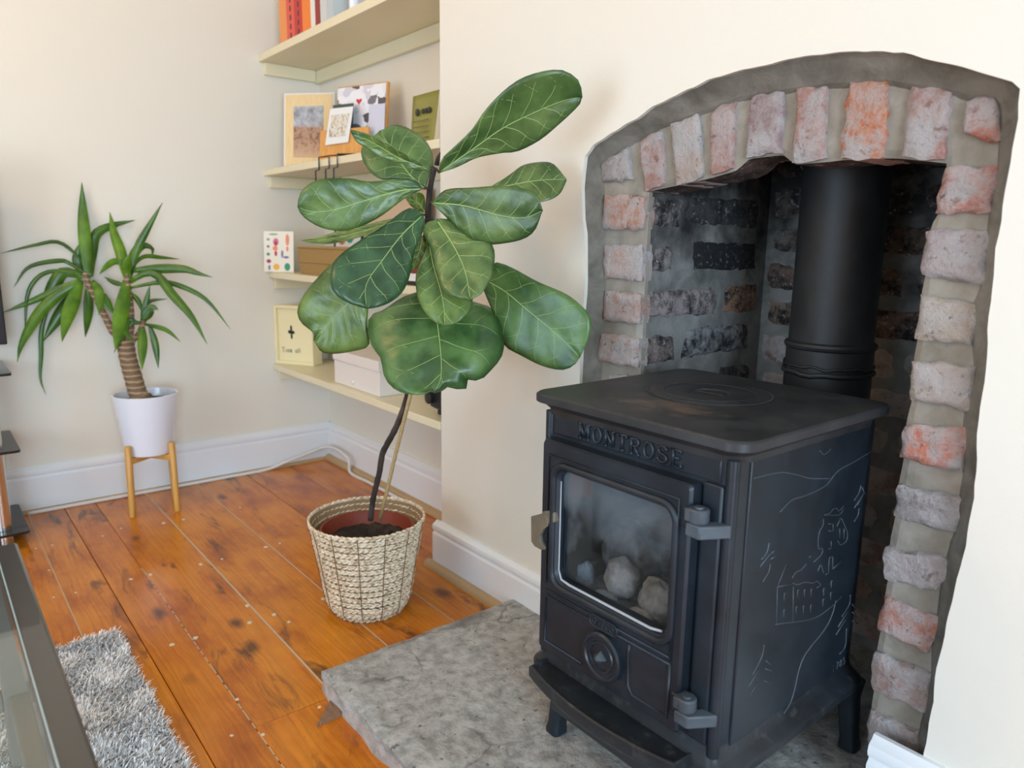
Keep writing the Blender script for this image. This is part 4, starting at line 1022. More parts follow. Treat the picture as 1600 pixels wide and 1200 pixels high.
q7 = lambda pts: cv(440, 380, 3.2, pts)
def lf(cvt, base, tip, left, right, mid, dep, **k):
    leaf(cvt([base])[0], cvt([tip])[0], cvt(left), cvt(right), cvt(mid), dep, **k)
DT = depth_of(SP[-1]); DM = depth_of(SP[-3]); DLo = depth_of(SP[-5])
# top right, pointing up
lf(c6, (786, 575), (1503, 195), [(800, 500), (870, 430), (950, 350), (1010, 260), (1090, 170), (1180, 100), (1280, 62), (1380, 48), (1445, 72), (1490, 120)], [(880, 542), (980, 490), (1100, 465), (1180, 455), (1290, 400), (1390, 320), (1460, 260), (1498, 220)],
   [(960, 450), (1100, 350), (1250, 275), (1400, 215)], (DT-0.01, DT-0.10), lat=0.05, tint=(0.92, 0.95, 0.85), cup=0.22, nveins=7, pet=(680, 264))
# rounded leaf behind the tip, upper left
lf(c6, (722, 655), (492, 372), [(655, 618), (560, 612), (500, 612), (440, 570), (400, 495), (410, 430)], [(738, 600), (760, 535), (745, 455), (690, 385), (610, 343), (545, 340)],
   [(650, 600), (580, 510), (530, 430)], (DT+0.03, DT+0.10), lat=0.02, tint=(0.95, 1.05, 0.95), cup=0.06, pet=(672, 300))
# folded leaf across it
lf(c6, (745, 555), (345, 365), [(690, 557), (600, 520), (500, 480), (430, 440), (380, 410)], [(640, 478), (540, 412), (450, 375)], [(600, 500), (470, 425)], (DT, DT-0.06), lat=-0.06, tint=(1.25, 1.2, 1.05), cup=0.5, nveins=5, pet=(678, 262))
# left horizontal leaf
lf(c6, (708, 656), (80, 745), [(640, 690), (590, 722), (500, 790), (400, 842), (300, 866), (200, 850), (130, 812), (95, 780)], [(660, 613), (560, 612), (430, 620), (350, 605), (230, 605), (140, 630), (90, 685)],
   [(600, 664), (500, 690), (380, 727), (260, 762), (150, 772)], (DT-0.02, DT-0.05), lat=-0.02, tint=(1.0, 1.05, 0.95), cup=0.10, pet=(672, 296))
# dark leaf hanging at the lower left
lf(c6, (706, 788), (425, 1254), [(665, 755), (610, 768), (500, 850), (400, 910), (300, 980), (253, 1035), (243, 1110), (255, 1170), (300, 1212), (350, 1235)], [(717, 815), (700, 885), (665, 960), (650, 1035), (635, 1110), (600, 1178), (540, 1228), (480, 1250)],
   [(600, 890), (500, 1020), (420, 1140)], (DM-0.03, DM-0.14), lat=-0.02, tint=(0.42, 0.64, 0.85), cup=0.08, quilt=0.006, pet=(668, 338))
# middle leaf hanging to the front
lf(c6, (778, 815), (945, 1216), [(722, 830), (708, 872), (748, 960), (765, 1040), (798, 1150), (850, 1195)], [(830, 800), (875, 850), (955, 912), (1045, 930), (1066, 980), (1060, 1060), (1050, 1110), (1025, 1150), (1000, 1188)],
   [(840, 910), (890, 1000), (925, 1090)], (DM-0.05, DM-0.15), tint=(1.1, 1.05, 1.0), cup=0.06, quilt=0.006, nveins=5, pet=(668, 345))
# right leaf
lf(c6, (755, 726), (1308, 762), [(800, 672), (850, 655), (950, 650), (1100, 640), (1200, 650), (1280, 682)], [(790, 762), (850, 820), (900, 880), (980, 926), (1080, 932), (1200, 910), (1268, 862)],
   [(900, 736), (1000, 760), (1100, 788), (1220, 800)], (DM-0.05, DM-0.13), lat=0.03, tint=(1.1, 1.05, 1.02), cup=0.08, pet=(672, 318))
# rear right leaf, underside
lf(c6, (1010, 672), (1424, 611), [(1080, 632), (1150, 590), (1210, 545), (1280, 528), (1350, 535), (1390, 570)], [(1080, 705), (1200, 745), (1318, 730), (1385, 690)], [(1150, 645), (1300, 620)], (DM+0.0, DM-0.03), lat=-0.04, tint=(1.2, 1.05, 0.95), cup=0.12)
# big right leaf
lf(q7, (985, 165), (1492, 572), [(1060, 97), (1150, 122), (1280, 190), (1420, 250), (1500, 310), (1548, 375), (1538, 465)], [(1040, 300), (1090, 420), (1118, 510), (1200, 560), (1300, 612), (1400, 634), (1462, 612)],
   [(1120, 240), (1220, 322), (1330, 412), (1420, 492)], (DLo-0.02, DLo-0.11), lat=0.03, tint=(0.85, 1.0, 0.85), cup=0.10, quilt=0.003, pet=(660, 410))
# low leaf behind the middle one
lf(q7, (738, 5), (815, 414), [(690, 110), (672, 180), (680, 270), (720, 350), (768, 396)], [(850, 60), (930, 190), (956, 285), (950, 335), (905, 387), (860, 408)], [(765, 130), (800, 250), (815, 340)], (DM-0.03, DM-0.10), tint=(1.15, 1.15, 0.9), cup=0.07, nveins=5, pet=(665, 370))
# large bottom leaf with the torn edge
lf(q7, (745, 235), (762, 745), [(680, 248), (600, 265), (500, 312), (430, 330), (417, 400), (440, 490), (488, 560), (508, 655), (560, 720), (640, 755), (715, 766), (740, 752)], [(900, 265), (1040, 295), (1082, 350), (1110, 480), (1100, 545), (1050, 612), (985, 672), (932, 660), (925, 708), (850, 712), (806, 700), (798, 735)],
   [(772, 350), (790, 480), (800, 600), (795, 690)], (DLo-0.02, DLo-0.12), tint=(0.85, 1.0, 0.95), cup=-0.08, quilt=0.007, nveins=5, wav=0.02, pet=(663, 400))
# left low leaf
lf(q7, (470, 180), (163, 482), [(330, 60), (250, 100), (180, 170), (110, 260), (79, 340), (100, 400), (163, 452)], [(440, 300), (430, 420), (436, 512), (350, 541), (260, 553), (195, 542)], [(340, 300), (270, 365), (210, 435)], (DLo-0.02, DLo+0.02), tint=(1.25, 1.15, 0.85), cup=0.06, quilt=0.007, nveins=5)
# pale leaf pointing back to the shelf
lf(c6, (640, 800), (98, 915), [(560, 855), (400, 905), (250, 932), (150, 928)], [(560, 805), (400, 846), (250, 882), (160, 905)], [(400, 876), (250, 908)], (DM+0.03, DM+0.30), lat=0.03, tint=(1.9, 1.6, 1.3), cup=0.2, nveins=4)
# two small lighter leaves behind the stem
lf(c6, (722, 778), (622, 704), [(690, 770), (650, 745)], [(720, 700), (680, 678)], [(690, 735)], (DM+0.02, DM+0.06), tint=(1.3, 1.3, 0.5), nveins=3, cup=0.05)
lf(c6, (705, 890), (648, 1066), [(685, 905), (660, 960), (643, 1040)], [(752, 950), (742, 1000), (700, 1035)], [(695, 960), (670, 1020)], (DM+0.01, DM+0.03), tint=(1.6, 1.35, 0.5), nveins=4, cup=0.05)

# ================================================================== YUCCA ON ITS STAND
UX, UY = -1.035, -0.545
us = thing('plant_stand', (UX, UY, 0), 'four-legged bamboo plant stand against the left wall', 'plant stand')
zpb = zat(UX, UY, 709); zrim = zat(UX+0.06, UY-0.05, 622)
fa = on(207, 808, 2, 0.0); fb = on(278, 798, 2, 0.0)
dvec = Vector((fb.x-fa.x, fb.y-fa.y, 0)); pvec = Vector((-dvec.y, dvec.x, 0))
legs = [fa, fb, fb+pvec, fa+pvec]; cc = (legs[0]+legs[2])/2; UX, UY = cc.x, cc.y
zpb = zat(UX, UY, 706)
for i, p in enumerate(legs):
    inn_ = (cc-p).normalized(); top = zpb+(0.045)
    G().tube([(p.x, p.y, 0), (p.x+inn_.x*0.002, p.y+inn_.y*0.002, 0.03), (p.x+inn_.x*0.006, p.y+inn_.y*0.006, top-0.004), (p.x+inn_.x*0.006, p.y+inn_.y*0.006, top)], [0.0095, 0.0105, 0.0115, 0.009], 12).mk('leg', BAMBOO, us, smooth=35)
for a, b in ((0, 2), (1, 3)):
    A, B = legs[a]+Vector((0, 0, zpb-0.012)), legs[b]+Vector((0, 0, zpb-0.012)); dd = (B-A).normalized(); sd = Vector((-dd.y, dd.x, 0))*0.009
    G().obox(A-sd-Vector((0, 0, 0.008)), B-A, sd*2, (0, 0, 0.0195)).mk('cross_bar', BAMBOO, us, bevel=0.002)
wp_ = thing('plant_pot', (UX, UY, zpb), 'tapered white ceramic pot holding the yucca on the bamboo stand', 'plant pot')
rt = 0.1055; rbm = 0.078; PHh = zat(UX, UY, 614)-zpb-0.0
G().lathe((UX, UY, zpb+0.0005), [(rbm-0.008, 0), (rbm-0.002, 0.002), (rbm, 0.008), (rt-0.001, PHh-0.006), (rt, PHh-0.002), (rt-0.003, PHh), (rt-0.007, PHh-0.002), (rt-0.012, PHh-0.03)], 44, cap1=False).mk('pot', CHALK, wp_, smooth=30)
G().lathe((UX, UY, zpb), [(rt-0.011, PHh-0.03), (0.04, PHh-0.022), (0.001, PHh-0.02)], 28, cap0=True).mk('soil', SOIL, wp_, smooth=True)
yu = thing('yucca', (UX, UY, zpb+PHh-0.03), 'spiky green yucca with a ringed trunk in the white pot', 'plant')
DU = depth_of((UX, UY, zpb+0.4)); c4 = lambda pts: cv(0, 270, 4.4444, pts)
def pxd(p, d): return atd(*c4([p])[0], d)
def trunk(pts, rs, name='trunk'):
    P = catmull([pxd(p, DU-0.0) for p in pts], 28); rr_ = [rs[0]+(rs[1]-rs[0])*i/27 for i in range(28)]
    rr_ = [r*(1+0.05*math.sin(i*2.2)) for i, r in enumerate(rr_)]
    G().tube(P, rr_, 12).mk(name, TRUNK, yu, smooth=True)
zs = zpb+PHh-0.03
b0 = proj((UX, UY, zs)); b0 = (b0[0]*4.4444, (b0[1]-270)*4.4444)
trunk([b0, (962, 1540), (920, 1400), (885, 1270), (872, 1170)], (0.030, 0.027))
trunk([(880, 1190), (790, 1110), (740, 1020), (680, 900), (620, 790), (590, 690)], (0.013, 0.008), 'branch')
trunk([(880, 1200), (905, 1080), (905, 920), (885, 760), (880, 680)], (0.014, 0.008), 'branch')
trunk([(890, 1200), (960, 1120), (1000, 1030)], (0.010, 0.008), 'branch')
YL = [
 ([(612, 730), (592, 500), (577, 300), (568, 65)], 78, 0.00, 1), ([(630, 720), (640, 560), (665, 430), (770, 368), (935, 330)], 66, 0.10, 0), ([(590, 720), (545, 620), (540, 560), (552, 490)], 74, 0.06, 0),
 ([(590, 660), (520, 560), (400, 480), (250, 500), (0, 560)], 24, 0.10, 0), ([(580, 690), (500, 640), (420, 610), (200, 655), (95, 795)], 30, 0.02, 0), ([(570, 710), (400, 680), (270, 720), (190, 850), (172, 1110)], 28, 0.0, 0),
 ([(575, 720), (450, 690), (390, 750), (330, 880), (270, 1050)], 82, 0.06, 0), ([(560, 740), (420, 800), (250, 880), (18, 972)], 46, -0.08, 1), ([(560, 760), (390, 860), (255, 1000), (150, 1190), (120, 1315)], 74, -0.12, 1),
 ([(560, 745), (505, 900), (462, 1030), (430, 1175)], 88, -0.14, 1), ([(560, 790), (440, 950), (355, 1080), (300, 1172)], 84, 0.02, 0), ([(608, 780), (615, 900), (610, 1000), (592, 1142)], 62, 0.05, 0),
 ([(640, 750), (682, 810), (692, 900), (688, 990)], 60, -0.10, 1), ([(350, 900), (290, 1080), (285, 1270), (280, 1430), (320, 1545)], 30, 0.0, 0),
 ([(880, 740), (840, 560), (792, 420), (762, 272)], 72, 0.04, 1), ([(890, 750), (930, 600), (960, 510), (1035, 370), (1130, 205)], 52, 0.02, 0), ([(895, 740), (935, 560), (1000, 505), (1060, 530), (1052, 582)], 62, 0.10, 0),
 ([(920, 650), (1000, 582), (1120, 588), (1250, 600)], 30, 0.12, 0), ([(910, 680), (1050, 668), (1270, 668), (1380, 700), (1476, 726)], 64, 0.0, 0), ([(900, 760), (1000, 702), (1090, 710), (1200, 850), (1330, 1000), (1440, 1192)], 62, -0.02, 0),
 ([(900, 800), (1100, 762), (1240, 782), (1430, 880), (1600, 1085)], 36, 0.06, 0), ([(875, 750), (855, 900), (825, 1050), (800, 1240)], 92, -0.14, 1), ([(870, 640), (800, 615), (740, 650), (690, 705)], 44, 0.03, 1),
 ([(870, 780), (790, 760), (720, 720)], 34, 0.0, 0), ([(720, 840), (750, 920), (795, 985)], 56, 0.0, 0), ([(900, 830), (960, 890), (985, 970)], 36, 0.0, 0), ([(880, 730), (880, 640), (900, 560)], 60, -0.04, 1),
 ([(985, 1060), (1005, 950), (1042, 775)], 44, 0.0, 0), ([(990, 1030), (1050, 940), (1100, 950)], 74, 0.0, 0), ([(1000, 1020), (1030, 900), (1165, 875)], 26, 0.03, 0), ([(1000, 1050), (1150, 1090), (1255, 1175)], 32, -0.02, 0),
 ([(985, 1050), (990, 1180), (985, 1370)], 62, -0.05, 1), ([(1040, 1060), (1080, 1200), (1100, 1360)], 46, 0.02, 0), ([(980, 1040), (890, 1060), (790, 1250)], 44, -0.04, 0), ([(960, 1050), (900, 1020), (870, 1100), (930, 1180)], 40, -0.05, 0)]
for pts, wpx, doff, lite in YL:
    n_ = 16; q = catmull([Vector((*p, 0)) for p in pts], n_)
    P = []
    for i, a in enumerate(q):
        xy = c4([(a.x, a.y)])[0]; dmax = (on(*xy, 0, XL+0.018)-CAM).dot(AX_F); P.append(atd(*xy, min(DU+doff*(i/(n_-1)), dmax)))
    wd = wpx/4.4444*DU/FPX; V = []; F = []
    for i, p in enumerate(P):
        tg = (P[min(i+1, n_-1)]-P[max(i-1, 0)]).normalized(); t = i/(n_-1)
        vw = (p-CAM).normalized(); lt = tg.cross(vw)
        if lt.length < 1e-4: lt = tg.orthogonal()
        lt.normalize(); nn = lt.cross(tg)
        h = 0.5*wd*(0.45+0.55*min(1, t*3.2))*(1 if t < 0.45 else max(0.03, 1-((t-0.45)/0.55)**1.6))
        V += [p-lt*h-vw*0.22*h, p, p+lt*h-vw*0.22*h]
        if i: k = (i-1)*3; F += [(k, k+1, k+4, k+3), (k+1, k+2, k+5, k+4)]
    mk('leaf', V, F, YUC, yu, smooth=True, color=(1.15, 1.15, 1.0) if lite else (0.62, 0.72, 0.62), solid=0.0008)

# ================================================================== RUG
RX0, RX1, RY0, RY1 = -0.150, 1.05, -1.75, -0.842
rg = thing('shaggy_rug', ((RX0+RX1)/2, (RY0+RY1)/2, 0), 'shaggy light grey rug on the floorboards under the glass table', 'rug')
G().box(RX0, RX1, RY0, RY1, 0.0015, 0.010).mk('backing', plain('rug_backing', (0.32, 0.32, 0.33), 0.9), rg)
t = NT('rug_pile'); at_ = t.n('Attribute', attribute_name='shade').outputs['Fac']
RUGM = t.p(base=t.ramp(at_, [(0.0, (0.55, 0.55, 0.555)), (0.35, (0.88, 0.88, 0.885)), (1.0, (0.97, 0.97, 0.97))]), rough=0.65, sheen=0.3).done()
V = []; F = []; sh = []
def tuft(x, y, L, wd):
    a = R_.gauss(0.9, 0.9)+2.0*noise.noise(Vector((x*14, y*14, 0))); ln = R_.uniform(0.25, 1.0); b = len(V)
    dx, dy = math.cos(a), math.sin(a); px_, py_ = -dy, dx; s = min(1, max(0, R_.gauss(0.5, 0.25)))
    for t_, wq in ((0, 1.0), (0.4, 1.1), (0.75, 0.9), (1.0, 0.25)):
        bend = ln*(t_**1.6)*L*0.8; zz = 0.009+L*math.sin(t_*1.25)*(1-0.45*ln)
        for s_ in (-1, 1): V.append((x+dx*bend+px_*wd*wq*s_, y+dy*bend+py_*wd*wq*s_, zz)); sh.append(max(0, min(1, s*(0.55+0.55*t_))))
    F.extend([(b, b+1, b+3, b+2), (b+2, b+3, b+5, b+4), (b+4, b+5, b+7, b+6)])
for _ in range(38000): tuft(R_.uniform(RX0, 0.52), R_.uniform(-1.32, RY1), R_.uniform(0.014, 0.028), R_.uniform(0.0007, 0.0016))
for _ in range(9000): tuft(R_.uniform(RX0, RX1), R_.uniform(RY0, RY1), R_.uniform(0.014, 0.026), R_.uniform(0.0015, 0.003))
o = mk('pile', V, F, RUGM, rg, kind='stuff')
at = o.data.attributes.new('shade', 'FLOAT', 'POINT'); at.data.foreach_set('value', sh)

# ================================================================== GLASS COFFEE TABLE
TZ = 0.42; tx0, ty1 = 0.218, -1.040; tx1, ty0 = 1.22, -1.72
ct = thing('coffee_table', ((tx0+tx1)/2, (ty0+ty1)/2, 0), 'glass topped coffee table with a dark metal frame over the grey rug', 'table')
bw = 0.036
for nm, b in (('frame_bar', (tx0, tx1, ty1-bw, ty1)), ('frame_bar', (tx0, tx1, ty0, ty0+bw)), ('frame_bar', (tx0, tx0+bw, ty0+bw, ty1-bw)), ('frame_bar', (tx1-bw, tx1, ty0+bw, ty1-bw))):
    G().box(*b, TZ-0.045, TZ).mk(nm, TABLE_METAL, ct, bevel=0.005, seg=3)
gl = G().box(tx0+bw-0.004, tx1-bw+0.004, ty0+bw-0.004, ty1-bw+0.004, TZ-0.008, TZ+0.0015).mk('glass_top', GLASS_TABLE, ct, bevel=0.001)
G().tube([(tx0+bw-0.003, ty0+bw-0.003, TZ+0.001), (tx1-bw+0.003, ty0+bw-0.003, TZ+0.001), (tx1-bw+0.003, ty1-bw+0.003, TZ+0.001), (tx0+bw-0.003, ty1-bw+0.003, TZ+0.001)], 0.0016, 6, True).mk('glass_edge', plain('glass_edge', (0.35, 0.42, 0.42), 0.15), gl)
LM = plain('taupe_metal', (0.20, 0.18, 0.155), 0.35)
for lx in (tx0+0.005, tx1-0.05):
    for ly in (ty0+0.005, ty1-0.05): G().box(lx, lx+0.045, ly, ly+0.045, 0.0115, TZ-0.044).mk('leg', LM, ct, bevel=0.003)
for ly in (ty0+0.012, ty1-0.042): G().box(tx0+0.05, tx1-0.05, ly, ly+0.03, 0.13, 0.16).mk('rail', LM, ct, bevel=0.003)
G().box(tx0+0.012, tx0+0.042, ty0+0.05, ty1-0.05, 0.13, 0.16).mk('rail', LM, ct, bevel=0.003)

# ================================================================== TELEVISION STAND
vx1, vy1 = -0.915, -0.930; vx0, vy0 = -1.215, -1.95
tv = thing('television_stand', ((vx0+vx1)/2, (vy0+vy1)/2, 0), 'black glass television stand on brushed steel poles by the left wall', 'stand')
pX, pY = vx1-0.055, vy1-0.062
zsh = [zat(vx1, vy1, 829), zat(vx1, vy1, 703), zat(vx1, vy1, 583)]
for z in zsh:
    G().rings([[Vector((a, b, zz)) for a, b in rrect((vx0+vx1)/2, (vy0+vy1)/2, (vx1-vx0)/2, (vy1-vy0)/2, 0.012, 4)] for zz in (z-0.008, z)]).mk('glass_shelf', GLASS_BLACK, tv, bevel=0.001)
zz0 = 0.0
for x, y in ((pX, pY), (vx0+0.055, pY), (pX, vy0+0.06), (vx0+0.055, vy0+0.06)):
    z0_ = 0.0
    for z in zsh:
        G().lathe((x, y, 0), [(0.021, z0_+0.001), (0.021, z-0.008)], 24).mk('pole', CHROME, tv, smooth=40)
        G().lathe((x, y, 0), [(0.024, z-0.014), (0.024, z-0.0081)], 24).mk('collar', BLACKM, tv, smooth=40); z0_ = z
scr = thing('television', (-1.07, -1.5, zsh[2]), 'black flat television on the glass stand at the left edge', 'television')
e1 = on(8, 538, 1, vy1-0.05)
tz0 = zat(-1.08, -0.98, 540)
ye = None
for yy in [-0.9-0.002*i for i in range(400)]:
    if proj((-1.08, yy, tz0+0.1))[0] <= 6: ye = yy; break
ye = ye or -1.0
G().box(-1.10, -1.07, ye-0.98, ye, tz0, tz0+0.575).mk('screen_panel', plain('screen_black', (0.012, 0.016, 0.024), 0.15), scr, bevel=0.004)
G().box(-1.12, -1.06, ye-0.6, ye-0.4, zsh[2], zsh[2]+0.012).mk('foot', BLACKM, scr, bevel=0.003)
G().box(-1.10, -1.085, ye-0.53, ye-0.47, zsh[2]+0.01, tz0+0.05).mk('neck', BLACKM, scr, bevel=0.003)

# ================================================================== WHITE CABLE
cpx = [((38, 789), 2, 0.006), ((110, 778), 2, 0.006), ((190, 756), 2, 0.006), ((235, 745), 2, 0.006), ((284, 737), 2, 0.005), ((346, 738), 2, 0.005), ((408, 729), 2, 0.006)]
cp = [on(*p, a, v) for p, a, v in cpx]
cp += [on(447, 721, 0, XL+0.035), on(483, 706, 0, XL+0.028), on(509, 697, 0, XL+0.026), on(531, 700, 1, YB-0.03), on(551, 717, 1, YB-0.032), on(564, 735, 2, 0.006), on(590, 750, 2, 0.006), on(612, 760, 2, 0.006), on(640, 778, 2, 0.006)]
for p in cp: p.z = max(p.z, 0.0055); p.x = max(p.x, XL+0.040); p.y = min(p.y, YB-0.050)
tag(G().tube(catmull(cp, 110), 0.0065, 8).mk('power_cable', plain('white_cable', (0.78, 0.77, 0.74), 0.4), smooth=True), 'white power cable trailing along the foot of the walls', 'cable')

# ================================================================== THINGS ON THE SHELVES
S1, S2, S3, S4 = [z+0.0006 for z in SHZ]
# books on the top shelf (only their feet show)
bks = [(438, 449, (236, 150, 82), 0.205, 'peach orange book farthest left on the top shelf'), (449, 461, (226, 88, 70), 0.20, 'coral red book on the top shelf beside the peach one'), (461, 473, (196, 52, 46), 0.21, 'dark red book with black lettering on the top shelf'),
       (473, 486, (240, 130, 40), 0.20, 'bright orange book on the top shelf'), (486, 493, (232, 226, 218), 0.21, 'thin white book right of the bright orange one on the top shelf'), (493, 501, (150, 44, 40), 0.20, 'slim maroon book on the top shelf'),
       (501, 511, (206, 208, 206), 0.215, 'pale grey book on the top shelf right of the maroon one'), (511, 521, (188, 196, 200), 0.21, 'bluish grey book last in the row on the top shelf')]
yb0 = 0.03
def xon(px, Y, z):
    lo, hi = XL-0.5, 0.6
    for _ in range(50):
        m = (lo+hi)/2
        if proj((m, Y, z))[0] < px: lo = m
        else: hi = m
    return lo
for a, b, c, h, lab in bks:
    X0_, X1_ = xon(a, yb0, S1+0.03), xon(b, yb0, S1+0.03)-0.001
    t = thing('book', ((X0_+X1_)/2, yb0+0.07, S1), lab, 'book', 'books on the top shelf')
    cm = solid('book_cover_%d%d%d' % c, *c)
    g = G().box(X0_, X0_+0.0025, yb0, yb0+0.14, S1, S1+h); g.box(X1_-0.0025, X1_, yb0, yb0+0.14, S1, S1+h); g.box(X0_+0.0025, X1_-0.0025, yb0, yb0+0.003, S1, S1+h); g.mk('cover', cm, t)
    G().box(X0_+0.003, X1_-0.003, yb0+0.0035, yb0+0.136, S1+0.003, S1+h-0.004).mk('pages', PAPER, t)
    if (X1_-X0_) > 0.02 and c[0] in (226, 196):
        xm = (X0_+X1_)/2
        for k in range(5): G().box(xm-0.005, xm+0.005, yb0-0.0006, yb0, S1+0.02+k*0.03, S1+0.038+k*0.03).mk('spine_lettering', BLACKM, t)
Xb = xon(544, 0.03, S1+0.03)
tg_ = tag(G().lathe((Xb, 0.05, S1), [(0.012, 0), (0.015, 0.003), (0.015, 0.08), (0.008, 0.1), (0.008, 0.12), (0.001, 0.121)], 16).mk('white_vase', CHALK, smooth=30), 'small white vase at the right of the top shelf', 'vase')

def facing_frame(P0, ux, lean=0.12):
    """local axes for something flat standing at P0 with its width along ux, leaning back"""
    ux = Vector(ux).normalized(); back = Vector((-ux.y, ux.x, 0)); uz = (Vector((0, 0, 1))+back*lean).normalized(); return ux, ux.cross(uz)*-1, uz
def slab(name, P0, ux, nb, uz, a0, a1, b0, b1, d0, d1, mat, parent=None, bevel=0.0, **k):
    P0 = Vector(P0); return G().obox(P0+ux*a0+uz*b0+nb*d0, ux*(a1-a0), uz*(b1-b0), nb*(d1-d0)).mk(name, mat, parent, bevel=bevel, **k)
# framed photo
t = NT('crowd_photo'); P = t.obj(); a = t.noise(P, 60, 5, 0.7)
sz = t.n('SeparateXYZ', {0: P}).outputs[2]
low = t.ramp(a, [(0.3, srgb(70, 60, 60)), (0.45, srgb(150, 110, 90)), (0.55, srgb(190, 150, 120)), (0.7, srgb(90, 100, 130))])
sky = t.ramp(t.noise(P, 30, 4), [(0.3, srgb(110, 115, 125)), (0.7, srgb(200, 205, 215))])
CROWD = t.p(base=t.mix(t.ramp(sz, [(0.105, 0.0), (0.125, 1.0)]), t.mix(t.ramp(sz, [(0.0, 1.0), (0.06, 0.0)]), low, srgb(206, 170, 138)), sky), rough=0.3).done()
P0 = on(443, 255, 1, 0.03); P0.z = S2
ux, nb, uz = facing_frame(P0, (0.76, 0.65, 0), 0.10)
if nb.dot(CAM-P0) > 0: nb = -nb
wd_ = 0.205; hg = zat(P0.x, P0.y+0.02, 146)-S2+0.004
pf = thing('framed_photo', P0+ux*wd_/2, 'pale wood photo frame with a white edge and a crowd picture', 'picture frame')
slab('back_panel', P0, ux, nb, uz, 0, wd_, 0, hg, 0.0, 0.018, PAPER, pf, 0.001)
slab('frame_wood', P0, ux, nb, uz, 0.007, wd_-0.007, 0.004, hg-0.006, -0.003, -0.0001, PALEW, pf)
slab('picture', P0, ux, nb, uz, 0.042, wd_-0.042, 0.04, hg-0.05, -0.0045, -0.0031, CROWD, pf)
# wooden letter rack with papers and hooks
P0 = on(500, 246, 1, 0.012); P0.z = S2+0.001
ux, nb, uz = facing_frame(P0, (0.94, 0.34, 0), 0.10)
if nb.dot(CAM-P0) > 0: nb = -nb
W1 = 0.25
lr = thing('letter_rack', P0+ux*W1/2, 'honey coloured wooden letter rack with black wire hooks on the second shelf', 'letter rack')
def ua(px, py, off=0.0):    # local coords on the rack's front plane from the picture
    d = ray(px, py); pl = P0+nb*off; k = (pl-CAM).dot(nb)/d.dot(nb); q = CAM+d*k-pl; return q.dot(ux), q.dot(uz)
bA = ua(528, 142, 0.05); bB = ua(606, 128, 0.05)
slab('back_board', P0, ux, nb, uz, bA[0], bB[0], 0, bA[1]+0.012, 0.05, 0.064, OAK, lr, 0.003)
f0 = ua(500, 204); f1 = ua(576, 186)
slab('front_board', P0, ux, nb, uz, f0[0], f1[0], 0.0, f0[1], 0.0, 0.012, OAK, lr, 0.003)
slab('base', P0, ux, nb, uz, f0[0], f1[0], 0.0, 0.008, 0.0121, 0.0499, OAK, lr)
for hx_ in (0.042, 0.125, 0.19):                       # hooks dropping below the shelf edge
    b = P0+ux*hx_-nb*0.004
    yF = -0.0115
    def hp(dx, dz): return Vector((b.x+dx, yF, S2+dz))
    G().tube([b+Vector((0, 0, 0.012)), Vector((b.x, yF, S2+0.006)), hp(0, -0.035), hp(-0.028, -0.036), hp(-0.03, -0.085), hp(-0.002, -0.086), hp(0.02, -0.07)], 0.0026, 6).mk('hook', BLACKM, lr)
t = NT('printed_collage'); P = t.obj(); v_ = t.n('TexVoronoi', {'Vector': t.vmul(P, (1, 1, 1)), 'Scale': 34.0}, distance='CHEBYCHEV'); 
COLL = t.p(base=t.ramp(t.n('SeparateXYZ', {0: v_.outputs['Color']}).outputs[0], [(0.0, srgb(235, 233, 235)), (0.45, srgb(228, 226, 232)), (0.62, srgb(120, 112, 118)), (0.72, srgb(210, 204, 214)), (0.95, srgb(90, 80, 84))], 'CONSTANT'), rough=0.5).done()
o = slab('printed_poster', P0, ux, nb, uz, bA[0]+0.003, bB[0]-0.004, 0.065, bA[1]+0.006, 0.0465, 0.0488, COLL)
tag(o, 'white printed poster with small dark pictures clipped to the letter rack board', 'poster')
hq = ua(561, 159, 0.046); hp_ = P0+ux*hq[0]+uz*hq[1]+nb*0.0455
hs = [(0, -0.010), (0.013, 0.004), (0.010, 0.010), (0.004, 0.009), (0, 0.005), (-0.004, 0.009), (-0.010, 0.010), (-0.013, 0.004)]
G().rings([[hp_+ux*a+uz*b for a, b in hs], [hp_+nb*0.0008+ux*a+uz*b for a, b in hs]]).mk('red_heart', solid('heart_red', 206, 50, 50), o)
o = slab('leaflet', P0, ux, nb, uz, *(lambda p, q: (p[0], q[0]))(ua(575, 210, 0.03), ua(600, 200, 0.03)), 0.03, ua(576, 164, 0.03)[1], 0.030, 0.032, solid('leaflet_lilac', 205, 205, 220)); tag(o, 'pale lilac leaflet standing at the right of the letter rack', 'leaflet')
o = slab('dark_card', P0, ux, nb, uz, *(lambda p, q: (p[0], q[0]))(ua(520, 175, 0.024), ua(552, 165, 0.024)), 0.03, ua(552, 161, 0.024)[1], 0.024, 0.026, solid('dark_green_card', 62, 78, 70)); tag(o, 'dark green card peeking out behind the tilted photo card', 'card')
t = NT('card_photo'); P = t.obj(); CARDP = t.p(base=t.ramp(t.noise(t.vmul(P, (1, 1, 0.6)), 90, 3), [(0.35, srgb(150, 130, 100)), (0.5, srgb(230, 224, 214)), (0.65, srgb(196, 178, 140))]), rough=0.4).done()
pq = [ua(*p, -0.006) for p in ((516, 170), (552, 166), (544, 222), (508, 227))]
V = [P0+ux*a+uz*b-nb*0.006 for a, b in pq]; V += [v+nb*0.0012 for v in V]
o = mk('photo_card', V, [(0, 1, 2, 3), (7, 6, 5, 4), (0, 1, 5, 4), (1, 2, 6, 5), (2, 3, 7, 6), (3, 0, 4, 7)], PAPER); tag(o, 'tilted white photo card leaning on the front of the letter rack', 'card')
pq = [ua(*p, -0.0066) for p in ((518, 180), (546, 177), (540, 212), (513, 215))]; V = [P0+ux*a+uz*b-nb*0.0066 for a, b in pq]; V += [v+nb*0.0005 for v in V]
